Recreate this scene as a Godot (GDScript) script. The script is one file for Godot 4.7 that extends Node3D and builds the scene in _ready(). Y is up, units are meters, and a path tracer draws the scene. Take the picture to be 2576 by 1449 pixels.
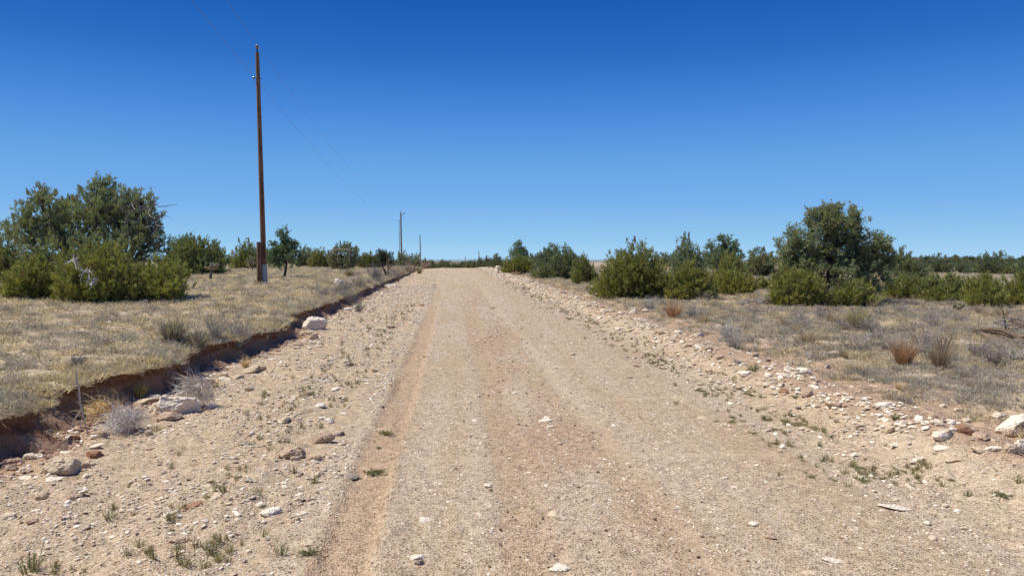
extends Node3D
# A graded gravel road over a dry juniper plain. The road runs along -z; x is measured across it.

const F := 1910.0          # focal length in units of a 2576 x 1449 picture
const CX := 1288.0
const CY := 724.5
const EYE := Vector3(0, 1.6, 0)
const YAW := -4.43
const PITCH := -2.084
const EXPOSURE := 1.12

var cam_basis: Basis
var names := {}
var n_big := FastNoiseLite.new()
var n_mid := FastNoiseLite.new()
var n_fine := FastNoiseLite.new()
var n_line := FastNoiseLite.new()
var rng := RandomNumberGenerator.new()
var M := {}

# ------------------------------------------------------------------ mesh builder
class MB:
	var v := PackedVector3Array()
	var c := PackedColorArray()
	func tri(a: Vector3, b: Vector3, d: Vector3, col: Color) -> void:
		v.push_back(a)
		v.push_back(b)
		v.push_back(d)
		c.push_back(col)
		c.push_back(col)
		c.push_back(col)
	func tube(pts: PackedVector3Array, radii: PackedFloat32Array, sides: int, col: Color) -> void:
		var prev := PackedVector3Array()
		for i in pts.size():
			var dir: Vector3 = (pts[min(i + 1, pts.size() - 1)] - pts[max(i - 1, 0)]).normalized()
			var side: Vector3 = dir.cross(Vector3(0.31, 0.17, 0.93))
			if side.length() < 0.1:
				side = dir.cross(Vector3(1, 0, 0))
			side = side.normalized()
			var other: Vector3 = dir.cross(side)
			var ring := PackedVector3Array()
			for k in sides:
				var a: float = TAU * k / sides
				ring.push_back(pts[i] + (side * cos(a) + other * sin(a)) * radii[i])
			if i > 0:
				for k in sides:
					var k2: int = (k + 1) % sides
					tri(prev[k], ring[k], prev[k2], col)
					tri(prev[k2], ring[k], ring[k2], col)
			prev = ring
		if radii[pts.size() - 1] > 0.004:
			for k in range(1, sides - 1):
				tri(prev[0], prev[k], prev[k + 1], col)
	func mesh(m: Material) -> ArrayMesh:
		var am := ArrayMesh.new()
		var arr := []
		arr.resize(Mesh.ARRAY_MAX)
		arr[Mesh.ARRAY_VERTEX] = v
		arr[Mesh.ARRAY_COLOR] = c
		am.add_surface_from_arrays(Mesh.PRIMITIVE_TRIANGLES, arr)
		am.surface_set_material(0, m)
		return am

# ------------------------------------------------------------------ small helpers
func numbered(called: String) -> String:
	if not names.has(called):
		names[called] = 0
		return called
	names[called] += 1
	return "%s_%03d" % [called, names[called]]

func tag(o: Node, label := "", category := "", group := "", kind := "") -> void:
	if label:
		o.set_meta("label", label)
	if category:
		o.set_meta("category", category)
	if group:
		o.set_meta("group", group)
	if kind:
		o.set_meta("kind", kind)

func thing(called: String, label: String, category: String, at: Vector3, group := "") -> Node3D:
	var o := Node3D.new()
	o.name = numbered(called)
	add_child(o)
	o.position = at
	tag(o, label, category, group)
	return o

func part(parent: Node, called: String, mesh: Mesh) -> MeshInstance3D:
	var o := MeshInstance3D.new()
	o.name = called
	o.mesh = mesh
	parent.add_child(o, true)
	return o

func solo(called: String, mesh: Mesh, label: String, category: String, at: Vector3, group := "") -> MeshInstance3D:
	var o := MeshInstance3D.new()
	o.name = numbered(called)
	o.mesh = mesh
	add_child(o)
	o.position = at
	tag(o, label, category, group)
	return o

func rnd(a: float, b: float) -> float:
	return rng.randf_range(a, b)

func rvec() -> Vector3:
	var z := rng.randf_range(-1.0, 1.0)
	var a := rng.randf_range(0.0, TAU)
	var r := sqrt(1.0 - z * z)
	return Vector3(r * cos(a), z, r * sin(a))

func sstep(a: float, b: float, x: float) -> float:
	var t := clampf((x - a) / (b - a), 0.0, 1.0)
	return t * t * (3.0 - 2.0 * t)

func lin(r: float, g: float, b: float) -> Color:
	return Color(r, g, b)

func ray(px: float, py: float) -> Vector3:
	return cam_basis * Vector3((px - CX) / F, -(py - CY) / F, -1.0)

func at_depth(px: float, py: float, depth: float) -> Vector3:
	return EYE + ray(px, py) * depth

func on_ground(px: float, py: float) -> Vector3:
	var d := ray(px, py)
	var t := 2.5
	var last := 2.5
	while t < 700.0:
		var p := EYE + d * t
		if p.y < hgt(p.x, -p.z):
			break
		last = t
		t *= 1.012
	for i in 14:
		var m := (last + t) * 0.5
		var p := EYE + d * m
		if p.y < hgt(p.x, -p.z):
			t = m
		else:
			last = m
	return EYE + d * t

func depth_of(p: Vector3) -> float:
	return -(p - EYE).dot(cam_basis.z)

func drop_on(p: Vector3) -> Vector3:
	return Vector3(p.x, hgt(p.x, -p.z), p.z)

# ------------------------------------------------------------------ the lie of the land
const EDGE_S := [3.0, 5.0, 6.6, 7.15, 7.5, 8.2, 8.9, 10.0, 11.2, 12.2, 13.5, 15.7, 17.0, 19.0, 24.0, 40.0, 60.0, 95.0, 200.0]
const EDGE_U := [-4.2, -4.05, -3.9, -3.72, -4.12, -3.98, -3.95, -3.55, -3.78, -3.7, -3.42, -3.35, -3.72, -3.7, -3.6, -3.75, -3.8, -4.0, -4.0]

func edge(s: float) -> float:
	var u: float = EDGE_U[0]
	for i in range(1, EDGE_S.size()):
		if s < EDGE_S[i]:
			u = lerpf(EDGE_U[i - 1], EDGE_U[i], clampf((s - EDGE_S[i - 1]) / (EDGE_S[i] - EDGE_S[i - 1]), 0.0, 1.0))
			break
		u = EDGE_U[i]
	return u + 0.14 * n_line.get_noise_1d(s * 16.0) + 0.10 * n_line.get_noise_1d(s * 55.0 + 500.0) + 0.03 * n_line.get_noise_1d(s * 170.0 + 50.0)

func slump(s: float) -> float:
	# how far fallen earth spreads the foot of the cut into the ditch
	var n := n_line.get_noise_1d(s * 22.0 + 700.0) + 0.5 * n_line.get_noise_1d(s * 70.0 + 40.0)
	return 0.03 + 0.34 * sstep(0.0, 0.45, n) * (1.0 - sstep(30.0, 60.0, s))

func along(s: float) -> float:
	var a := (s - 92.0) / 7.0
	var b := (s - 230.0) / 20.0
	var sa := a if a > 30.0 else log(1.0 + exp(a))
	var sb := b if b > 30.0 else log(1.0 + exp(b))
	return 0.008 * s - 0.022 * 7.0 * sa + 0.014 * 20.0 * sb

func hgt(u: float, s: float) -> float:
	var y := along(s)
	var e := edge(s)
	if u < e:
		var d := e - u
		var k := 1.0 - 0.45 * sstep(15.0, 60.0, s) - 0.3 * sstep(60.0, 95.0, s)
		y += 0.27 * k + 0.03 * sstep(0.0, 1.5, d) + 0.012 * minf(d, 40.0)
		var lip := maxf(0.0, 1.0 - d / 0.28)
		y -= 0.06 * lip * lip * k
		y += 0.07 * n_mid.get_noise_2d(u * 1.0, s * 1.0) * sstep(0.0, 2.0, d)
		y += 0.030 * n_mid.get_noise_2d(u * 7.0, s * 7.0 + 40.0)
		y += 0.008 * n_fine.get_noise_2d(u * 10.0, s * 10.0)
		y += 1.2 * sstep(30.0, 300.0, d) * n_big.get_noise_2d(u, s)
	else:
		# cross section of the roadway, ditch and berm
		var toe := sstep(-1.0, -3.4, u)
		y -= 0.10 * toe + 0.03 * sstep(-3.0, e, u) * (1.0 - sstep(60.0, 95.0, s))
		y += 0.015 * (1.0 - absf(u - 0.8) / 3.0) if absf(u - 0.8) < 3.0 else 0.0
		y -= 0.035 * sstep(2.5, 3.2, u) * (1.0 - sstep(3.3, 3.9, u))
		var bc := 4.15 + 0.22 * n_line.get_noise_1d(s * 6.0 + 90.0)
		var bq := absf(u - bc)
		var berm := maxf(0.0, 1.0 - bq / 0.75)
		y += (0.12 + 0.05 * n_line.get_noise_1d(s * 9.0 + 300.0)) * berm * berm * (3.0 - 2.0 * berm)
		# fine relief: loose shoulders, smoother wheel paths
		var loose := 0.35 + 0.65 * maxf(sstep(-0.8, -1.2, u), sstep(2.6, 3.3, u))
		y += 0.022 * loose * n_mid.get_noise_2d(u * 9.0, s * 7.0)
		y += 0.009 * loose * n_fine.get_noise_2d(u * 16.0, s * 16.0)
		if u < -1.0 and u > -3.2:
			y += 0.03 * (0.5 + n_mid.get_noise_2d(u * 2.2 + 70.0, s * 0.9)) * sstep(-1.0, -1.5, u)
		# wheel tracks: pressed dust with cross ribs
		y += track(u, s)
		# right-hand plain
		if u > 4.6:
			var d2 := u - 4.6
			y += 0.02 * sstep(0.0, 1.0, d2) + 0.05 * sstep(0.0, 3.0, d2) * n_mid.get_noise_2d(u * 1.0, s * 1.0)
			y += 0.025 * n_mid.get_noise_2d(u * 7.0, s * 7.0)
			var r := sqrt(u * u + s * s)
			var q := sstep(18.0, 80.0, u)
			y += q * (-5.5 * sstep(45.0, 200.0, r) + 5.4 * sstep(280.0, 480.0, r) + 1.6 * sstep(120.0, 300.0, r) * n_big.get_noise_2d(u * 2.0, s * 2.0))
			y += (1.0 - q) * 0.6 * sstep(100.0, 300.0, r) * n_big.get_noise_2d(u, s)
	return y

func track(u: float, s: float) -> float:
	if s > 40.0 or s < 1.0:
		return 0.0
	var y := 0.0
	var fade := 1.0 - sstep(12.0, 34.0, s)
	var w1 := -0.58 + 0.04 * n_line.get_noise_1d(s * 5.0)
	var q := absf(u - w1) / 0.155
	if q < 1.6:
		y -= 0.022 * (1.0 - sstep(0.7, 1.05, q)) * fade
		y += 0.008 * maxf(0.0, 1.0 - absf(q - 1.2) / 0.3) * fade
		if q > 0.55 and q < 1.1:
			y += 0.0045 * sin(s * TAU / 0.055) * fade
		else:
			y += 0.0015 * sin(s * TAU / 0.04 + q * 5.0) * fade
	var w2 := 0.43 + 0.05 * n_line.get_noise_1d(s * 4.0 + 77.0)
	var q2 := absf(u - w2) / 0.16
	if q2 < 1.3:
		var on := clampf(0.6 + 1.3 * n_line.get_noise_1d(s * 8.0 + 900.0), 0.2, 1.0)
		y -= 0.008 * (1.0 - sstep(0.8, 1.2, q2)) * fade
		y += 0.0042 * on * sin(s * TAU / 0.065 + (u - w2) * 22.0) * (1.0 - sstep(0.9, 1.2, q2)) * fade
	return y

# ------------------------------------------------------------------ textures and materials
func bytes_of(n: FastNoiseLite, size: int) -> PackedByteArray:
	var im := n.get_seamless_image(size, size)
	im.convert(Image.FORMAT_L8)
	return im.get_data()

func noise(kind: int, freq: float, sd: int, oct := 1) -> FastNoiseLite:
	var n := FastNoiseLite.new()
	n.noise_type = kind
	n.frequency = freq
	n.seed = sd
	n.fractal_type = FastNoiseLite.FRACTAL_FBM if oct > 1 else FastNoiseLite.FRACTAL_NONE
	n.fractal_octaves = oct
	return n

func grain_tex(size: int, a: PackedByteArray, b: PackedByteArray, cols: Array, share: float) -> ImageTexture:
	# a picks a grain colour from cols, b is a fine noise mixed in by share
	var out := PackedByteArray()
	out.resize(size * size * 3)
	var k := cols.size()
	for i in size * size:
		var col: Color = cols[mini(int(a[i] * k / 256.0), k - 1)]
		var f: float = 1.0 - share * 0.5 + share * b[i] / 255.0
		out[i * 3] = mini(255, int(col.r * f * 255.0))
		out[i * 3 + 1] = mini(255, int(col.g * f * 255.0))
		out[i * 3 + 2] = mini(255, int(col.b * f * 255.0))
	return ImageTexture.create_from_image(Image.create_from_data(size, size, false, Image.FORMAT_RGB8, out))

func grey_tex(size: int, a: PackedByteArray, b: PackedByteArray, wa: float, wb: float) -> ImageTexture:
	var out := PackedByteArray()
	out.resize(size * size)
	for i in size * size:
		out[i] = clampi(int(a[i] * wa + b[i] * wb), 0, 255)
	return ImageTexture.create_from_image(Image.create_from_data(size, size, false, Image.FORMAT_L8, out))

func tinted(rough := 0.95) -> StandardMaterial3D:
	var m := StandardMaterial3D.new()
	m.albedo_color = Color.WHITE
	m.vertex_color_use_as_albedo = true
	m.roughness = rough
	m.metallic_specular = 0.25
	m.cull_mode = BaseMaterial3D.CULL_DISABLED
	return m

func world_tex(m: StandardMaterial3D, t: Texture2D, per_metre: float) -> void:
	m.albedo_texture = t
	m.uv1_triplanar = true
	m.uv1_world_triplanar = true
	m.uv1_scale = Vector3.ONE * per_metre
	m.uv1_triplanar_sharpness = 4.0

func make_materials() -> void:
	var sz := 1024
	var cell := noise(FastNoiseLite.TYPE_CELLULAR, 0.24, 5)
	cell.cellular_return_type = FastNoiseLite.RETURN_CELL_VALUE
	cell.cellular_jitter = 1.0
	var celld := noise(FastNoiseLite.TYPE_CELLULAR, 0.24, 5)
	celld.cellular_return_type = FastNoiseLite.RETURN_DISTANCE
	var soft := noise(FastNoiseLite.TYPE_SIMPLEX_SMOOTH, 0.02, 9, 5)
	var a := bytes_of(cell, sz)
	var d := bytes_of(celld, sz)
	var b := bytes_of(soft, sz)
	var greys := [Color(0.60, 0.56, 0.52), Color(0.90, 0.86, 0.81), Color(0.86, 0.82, 0.76), Color(0.88, 0.86, 0.83), Color(0.76, 0.71, 0.64), Color(0.92, 0.89, 0.83), Color(0.87, 0.83, 0.78), Color(1.0, 0.99, 0.96), Color(0.88, 0.85, 0.8)]
	var road_t := grain_tex(sz, a, b, greys, 0.22)
	var road_h := grey_tex(sz, d, b, 0.75, 0.35)
	var m := tinted(0.97)
	world_tex(m, road_t, 0.42)
	m.heightmap_enabled = true
	m.heightmap_texture = road_h
	m.heightmap_scale = 1.3
	M.road = m
	# dry soil
	var crumb := noise(FastNoiseLite.TYPE_CELLULAR, 0.09, 15, 3)
	crumb.cellular_return_type = FastNoiseLite.RETURN_DISTANCE2_SUB
	var f := bytes_of(crumb, 512)
	var g := bytes_of(noise(FastNoiseLite.TYPE_SIMPLEX_SMOOTH, 0.03, 31, 5), 512)
	var soil_t := grain_tex(512, g, f, [Color(0.8, 0.78, 0.76), Color(0.86, 0.84, 0.8), Color(0.9, 0.88, 0.86), Color(0.94, 0.92, 0.9), Color(1, 0.98, 0.95)], 0.25)
	var soil_h := grey_tex(512, f, g, 0.5, 0.5)
	m = tinted(0.98)
	world_tex(m, soil_t, 0.8)
	m.heightmap_enabled = true
	m.heightmap_texture = soil_h
	m.heightmap_scale = 2.2
	M.soil = m
	m = tinted(0.98)
	world_tex(m, soil_t, 1.7)
	m.heightmap_enabled = true
	m.heightmap_texture = soil_h
	m.heightmap_scale = 2.5
	M.cut = m
	# limestone
	var pit := bytes_of(noise(FastNoiseLite.TYPE_SIMPLEX_SMOOTH, 0.05, 71, 4), 512)
	var st := grain_tex(512, pit, g, [Color(0.72, 0.62, 0.52), Color(0.86, 0.79, 0.7), Color(0.94, 0.9, 0.84), Color(0.97, 0.94, 0.9), Color(1, 0.98, 0.95), Color(1, 0.99, 0.97)], 0.2)
	var sh := grey_tex(512, pit, g, 0.7, 0.3)
	for row in [["stone_white", Color(0.93, 0.87, 0.75)], ["stone_cream", Color(0.72, 0.61, 0.46)], ["stone_pink", Color(0.58, 0.45, 0.34)], ["stone_red", Color(0.40, 0.23, 0.15)], ["stone_grey", Color(0.38, 0.34, 0.30)]]:
		m = StandardMaterial3D.new()
		m.albedo_color = (row[1] as Color).linear_to_srgb()
		m.roughness = 0.95
		m.metallic_specular = 0.25
		m.albedo_texture = st
		m.uv1_triplanar = true
		m.uv1_world_triplanar = true
		m.uv1_scale = Vector3.ONE * 2.6
		m.heightmap_enabled = true
		m.heightmap_texture = sh
		m.heightmap_scale = 1.6
		M[row[0]] = m
	M.pebble = tinted(0.95)
	m = tinted(0.6)
	m.metallic_specular = 0.4
	m.backlight_enabled = true
	m.backlight = Color(0.80, 0.82, 0.55)
	M.leaf = m
	m = tinted(0.9)
	m.backlight_enabled = true
	m.backlight = Color(0.95, 0.93, 0.82)
	M.grass = m
	M.twig = tinted(0.95)
	# bark and pole wood: streaks that run up the trunk
	var streak := noise(FastNoiseLite.TYPE_SIMPLEX_SMOOTH, 0.05, 44, 4)
	var w := bytes_of(streak, 512)
	var wood_t := grain_tex(512, w, g, [Color(0.42, 0.36, 0.32), Color(0.62, 0.55, 0.5), Color(0.8, 0.74, 0.7), Color(0.9, 0.86, 0.82), Color(1, 0.97, 0.94)], 0.3)
	m = tinted(0.9)
	m.albedo_texture = wood_t
	m.uv1_triplanar = true
	m.uv1_scale = Vector3(7.0, 0.5, 7.0)
	m.heightmap_enabled = true
	m.heightmap_texture = grey_tex(512, w, g, 0.8, 0.2)
	m.heightmap_scale = 0.8
	M.pole = m
	m = tinted(0.95)
	m.albedo_texture = wood_t
	m.uv1_triplanar = true
	m.uv1_scale = Vector3(3.0, 1.2, 3.0)
	m.heightmap_enabled = true
	m.heightmap_texture = grey_tex(512, w, g, 0.8, 0.2)
	m.heightmap_scale = 2.0
	M.bark = m
	m = StandardMaterial3D.new()
	m.albedo_color = lin(0.30, 0.34, 0.36).linear_to_srgb()
	m.roughness = 0.55
	m.metallic = 0.3
	M.galvanised = m
	m = StandardMaterial3D.new()
	m.albedo_color = lin(0.20, 0.21, 0.23).linear_to_srgb()
	m.roughness = 0.25
	M.porcelain = m
	m = StandardMaterial3D.new()
	m.albedo_color = lin(0.05, 0.05, 0.055).linear_to_srgb()
	m.roughness = 0.5
	m.metallic = 0.6
	M.iron = m
	m = StandardMaterial3D.new()
	m.albedo_color = lin(0.16, 0.17, 0.18).linear_to_srgb()
	m.roughness = 0.5
	m.metallic = 0.7
	M.wire = m

# ------------------------------------------------------------------ ground sheets
func sheet(called: String, cols: PackedFloat32Array, rows: PackedFloat32Array, place: Callable, tint: Callable, m: Material) -> MeshInstance3D:
	var nc := cols.size()
	var nr := rows.size()
	var v := PackedVector3Array()
	var nm := PackedVector3Array()
	var cl := PackedColorArray()
	v.resize(nc * nr)
	nm.resize(nc * nr)
	cl.resize(nc * nr)
	for j in nr:
		var e := edge(rows[j])
		for i in nc:
			var p: Vector3 = place.call(cols[i], rows[j], e)
			v[j * nc + i] = p
			cl[j * nc + i] = tint.call(p, cols[i], rows[j])
	for j in nr:
		for i in nc:
			var du: Vector3 = v[j * nc + mini(i + 1, nc - 1)] - v[j * nc + maxi(i - 1, 0)]
			var ds: Vector3 = v[mini(j + 1, nr - 1) * nc + i] - v[maxi(j - 1, 0) * nc + i]
			nm[j * nc + i] = du.cross(ds).normalized()
	var ix := PackedInt32Array()
	ix.resize((nc - 1) * (nr - 1) * 6)
	var k := 0
	for j in nr - 1:
		for i in nc - 1:
			var a := j * nc + i
			ix[k] = a
			ix[k + 1] = a + nc
			ix[k + 2] = a + 1
			ix[k + 3] = a + 1
			ix[k + 4] = a + nc
			ix[k + 5] = a + nc + 1
			k += 6
	var am := ArrayMesh.new()
	var arr := []
	arr.resize(Mesh.ARRAY_MAX)
	arr[Mesh.ARRAY_VERTEX] = v
	arr[Mesh.ARRAY_NORMAL] = nm
	arr[Mesh.ARRAY_COLOR] = cl
	arr[Mesh.ARRAY_INDEX] = ix
	am.add_surface_from_arrays(Mesh.PRIMITIVE_TRIANGLES, arr)
	am.surface_set_material(0, m)
	var o := MeshInstance3D.new()
	o.name = called
	o.mesh = am
	add_child(o)
	tag(o, "", "", "", "structure")
	return o

func road_tint(p: Vector3, _c: float, s: float) -> Color:
	var u := p.x
	var gravel := lin(0.645, 0.54, 0.415)
	var dust := lin(0.605, 0.485, 0.35)
	var red := lin(0.545, 0.40, 0.285)
	var pale := lin(0.68, 0.57, 0.43)
	var col := gravel
	var drag := n_mid.get_noise_2d(u * 6.0, s * 0.35)
	var blot := n_mid.get_noise_2d(u * 1.6 + 30.0, s * 0.5 + 11.0)
	col = col.lerp(dust, clampf(0.34 + 1.25 * drag + 0.7 * blot, 0.0, 1.0))
	# red fines worked up beside the second wheel path
	var rd := (1.0 - sstep(0.12, 0.55, absf(u - 0.80 - 0.2 * blot))) * (0.55 + 1.0 * n_mid.get_noise_2d(u * 3.0 + 9.0, s * 0.9 + 5.0))
	col = col.lerp(red, clampf(rd, 0.0, 0.8) * sstep(3.0, 5.0, s) * (1.0 - sstep(20.0, 45.0, s)))
	var w1 := absf(u + 0.58)
	col = col.lerp(lin(0.59, 0.455, 0.325), (1.0 - sstep(0.12, 0.2, w1)) * (1.0 - sstep(13.0, 30.0, s)) * 0.95)
	var w2 := absf(u - 0.43)
	col = col.lerp(lin(0.57, 0.44, 0.315), (1.0 - sstep(0.1, 0.22, w2)) * (1.0 - sstep(15.0, 40.0, s)) * 0.6)
	col = col.lerp(dust, (1.0 - sstep(0.2, 0.55, absf(u - 2.35))) * 0.55)
	# loose left shoulder and ditch
	col = col.lerp(lin(0.635, 0.52, 0.385), sstep(-0.8, -1.4, u) * 0.8)
	col = col.lerp(lin(0.53, 0.385, 0.275), sstep(-3.0, -3.55, u) * clampf(0.75 + 1.0 * blot, 0.2, 1.0) * (1.0 - 0.6 * sstep(25.0, 60.0, s)))
	# berm of reddish earth
	col = col.lerp(pale, sstep(2.7, 3.3, u) * 0.5)
	col = col.lerp(lin(0.55, 0.41, 0.30), sstep(3.75, 4.2, u + 0.25 * blot) * (0.85 - 0.5 * sstep(30.0, 70.0, s)))
	return col

func soil_tint(p: Vector3, _c: float, s: float) -> Color:
	var q := n_mid.get_noise_2d(p.x * 2.3 + 200.0, s * 2.3)
	var w := n_mid.get_noise_2d(p.x * 0.5 + 20.0, s * 0.5)
	var col := lin(0.66, 0.53, 0.375).lerp(lin(0.56, 0.46, 0.345), clampf(0.5 + 1.2 * q, 0.0, 1.0))
	col = col.lerp(lin(0.70, 0.58, 0.40), clampf(w * 1.5, 0.0, 0.7))
	if p.x > 4.0:
		col = col.lerp(lin(0.50, 0.335, 0.23), 0.7 * (1.0 - sstep(4.9, 6.2, p.x + 0.8 * q)))
	var r := sqrt(p.x * p.x + s * s)
	return col.lerp(lin(0.50, 0.40, 0.30), sstep(120.0, 300.0, r) * 0.8)

func build_ground() -> void:
	var rows := PackedFloat32Array([-40.0, -12.0, -4.0, 0.0, 1.5, 2.4])
	var s := 3.0
	while s < 900.0:
		rows.push_back(s)
		s += maxf(0.013, s * 0.0055) if s < 12.0 else s * 0.009
	rows.push_back(1000.0)
	var cols := PackedFloat32Array()
	# roadway: columns from the foot of the cut to the far side of the berm
	var u := 0.0
	while u < 1.0:
		cols.push_back(u)
		u += 0.0033
	cols.push_back(1.0)
	sheet("road", cols, rows, func(c: float, ss: float, e: float) -> Vector3:
		var x := lerpf(e + slump(ss), 5.4, c)
		return Vector3(x, hgt(x, ss), -ss), road_tint, M.road)
	cols = PackedFloat32Array()
	var d := 0.0
	var st := 0.03
	while d < 750.0:
		cols.push_back(d)
		d += st
		st = minf(st * 1.045, 25.0)
	sheet("ground_right", cols, rows, func(c: float, ss: float, _e: float) -> Vector3:
		var x := 5.4 + c
		return Vector3(x, hgt(x, ss), -ss), soil_tint, M.soil)
	var rev := cols.duplicate()
	rev.reverse()
	sheet("ground_left", rev, rows, func(c: float, ss: float, e: float) -> Vector3:
		var x := e - 0.002 - c
		return Vector3(x, hgt(x, ss), -ss), soil_tint, M.soil)
	# the raw earth face between the turf edge and the ditch
	cols = PackedFloat32Array()
	for i in 22:
		cols.push_back(i / 21.0)
	var frows := PackedFloat32Array()
	for r in rows:
		if r >= -12.0 and r < 130.0:
			frows.push_back(r)
	var bank := sheet("earth_bank", cols, frows, func(c: float, ss: float, e: float) -> Vector3:
		var top := hgt(e - 0.002, ss)
		var out := slump(ss)
		var foot := hgt(e + out, ss)
		var hh := maxf(top - foot, 0.0)
		var share := clampf((out - 0.03) / 0.34, 0.0, 1.0)
		# upper part stays steep, the fallen apron runs out below it
		var y := lerpf(top, foot, c)
		var run := lerpf(0.03 * c, 0.02 * c + out * pow(maxf(0.0, (c - 0.25) / 0.75), 1.4), share)
		var bulge := n_fine.get_noise_3d(ss * 9.0, y * 12.0, 3.0) * 0.07 + n_fine.get_noise_3d(ss * 26.0, y * 22.0, 8.0) * 0.045
		var inset := -0.10 * sin(c * PI) * sstep(0.05, 0.2, hh) * (1.0 - share)
		var x := e - 0.002 + run + (inset + bulge * sin(c * PI)) * minf(1.0, hh * 5.0)
		if c > 0.99:
			x = e + out
		return Vector3(x, y, -ss), func(p: Vector3, c: float, ss: float) -> Color:
		var q := n_fine.get_noise_3d(ss * 7.0, p.y * 14.0, 20.0) + 0.5 * n_fine.get_noise_3d(ss * 22.0, p.y * 22.0, 5.0)
		var layer := sstep(0.3, 0.55, c + 0.35 * q)
		return lin(0.33, 0.165, 0.09).lerp(lin(0.50, 0.34, 0.235), layer), M.cut)

	rng.seed = 260
	var rt := MB.new()
	for i in 520:
		var ss := 4.6 * pow(7.0, rng.randf())
		var e := edge(ss)
		var p := Vector3(e - 0.01, hgt(e - 0.02, ss) - rng.randf_range(0.0, 0.05), -ss)
		var len := rng.randf_range(0.04, 0.20)
		var q := p + Vector3(rng.randf_range(0.0, 0.07), -len * 0.5, rng.randf_range(-0.05, 0.05))
		var r := q + Vector3(rng.randf_range(-0.05, 0.03), -len * 0.5, rng.randf_range(-0.05, 0.05))
		rt.tube(PackedVector3Array([p, q, r]), PackedFloat32Array([0.0045, 0.0028, 0.0012]), 3, lin(0.36, 0.25, 0.16) * rng.randf_range(0.5, 1.5))
	var roots := part(bank, "roots", rt.mesh(M.twig))
	roots.set_meta("kind", "stuff")

# ------------------------------------------------------------------ plants
func leaf_spray(mb: MB, p: Vector3, axis: Vector3, size: float, count: int, spread: float, wide: float, col: Color) -> void:
	for j in count:
		var dir := (axis + rvec() * spread).normalized()
		var from := p + rvec() * size * 0.35
		var tip := from + dir * size * rng.randf_range(0.55, 1.25)
		var w := dir.cross(rvec()).normalized() * size * wide * rng.randf_range(0.7, 1.3)
		mb.tri(from - w, from + w, tip, col * rng.randf_range(0.8, 1.45))

func limb(mb: MB, a: Vector3, b: Vector3, r0: float, r1: float, sag: float, col: Color, sides := 5) -> void:
	var pts := PackedVector3Array()
	var rad := PackedFloat32Array()
	var bend := rvec() * a.distance_to(b) * 0.12
	for i in 6:
		var t := i / 5.0
		pts.push_back(a.lerp(b, t) + Vector3(0, -sag * sin(t * PI), 0) + bend * sin(t * PI) + rvec() * r0 * 0.4 * (1.0 if i > 0 and i < 5 else 0.0))
		rad.push_back(lerpf(r0, r1, t))
	mb.tube(pts, rad, sides, col)

# lobes: [centre, radii, tint 0..1 between the two leaf colours, share of sprays]
func juniper_meshes(lobes: Array, sprays: int, size: float, ca: Color, cb: Color, trunk_r: float, open_air := 0.3) -> Array:
	var crown := MB.new()
	var wood := MB.new()
	var bark := lin(0.17, 0.145, 0.125)
	var total := 0.0
	for l in lobes:
		total += l[3]
	for l in lobes:
		var c: Vector3 = l[0]
		var r: Vector3 = l[1]
		var n := int(sprays * l[3] / total)
		var ph := rng.randf_range(0.0, 100.0)
		for i in int(n / 3.0):
			var d := rvec()
			var f := pow(rng.randf(), 0.30) * 0.95
			var lump := 1.0 + 0.30 * n_mid.get_noise_3d(d.x * 20.0 + ph, d.y * 20.0, d.z * 20.0) + 0.2 * n_mid.get_noise_3d(d.x * 60.0 + ph, d.y * 60.0, d.z * 60.0)
			var p := c + d * r * f * lump
			if p.y < 0.05:
				continue
			if n_fine.get_noise_3d(p.x * 10.0 + ph, p.y * 10.0, p.z * 10.0) < -0.20 + 0.24 * open_air and rng.randf() < 0.9:
				continue
			# one tuft: a flame-shaped bunch of scale-leaf sprays
			var axis := (d * 0.75 + Vector3(0, 0.7, 0) + rvec() * 0.35).normalized()
			var t: float = clampf(l[2] + 0.5 * n_mid.get_noise_3d(p.x * 9.0, p.y * 9.0, p.z * 9.0 + ph) + rng.randf_range(-0.25, 0.25), 0.0, 1.0)
			var col := ca.lerp(cb, t) * rng.randf_range(0.8, 1.2)
			if rng.randf() < 0.025:
				col = lin(0.20, 0.14, 0.08)
			var big := size * rng.randf_range(0.8, 1.3)
			for k in 5:
				var q := p + axis * big * (0.36 * k - 0.5) + rvec() * big * 0.6 * (1.0 - 0.13 * k)
				leaf_spray(crown, q, axis, big * (0.9 - 0.08 * k), 9, 0.62, 0.105, col)
		# leading shoots that stand out of the outline
		for i in int(n / 160.0) + 1:
			var d := (rvec() + Vector3(0, 0.7, 0)).normalized()
			var p := c + d * r * 0.92
			for k in 7:
				leaf_spray(crown, p + Vector3(d.x * 0.03, 0.055, d.z * 0.03) * k * size * 4.5, Vector3.UP + d * 0.3, size * (0.95 - 0.08 * k), 9, 0.45, 0.12, ca.lerp(cb, l[2]))
		# stems
		var foot := Vector3(c.x * 0.12 + rng.randf_range(-0.5, 0.5) * trunk_r, -0.06, c.z * 0.12)
		limb(wood, foot, c + Vector3(0, r.y * 0.25, 0), trunk_r * rng.randf_range(0.6, 1.0), trunk_r * 0.25, r.y * 0.05, bark)
		for i in 9:
			var d := (rvec() + Vector3(0, 0.25, 0)).normalized()
			limb(wood, foot.lerp(c, rng.randf_range(0.4, 1.0)), c + d * r * 0.9, trunk_r * 0.30, trunk_r * 0.05, 0.0, bark * rng.randf_range(0.8, 1.6), 4)
	return [wood.mesh(M.bark), crown.mesh(M.leaf)]

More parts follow.
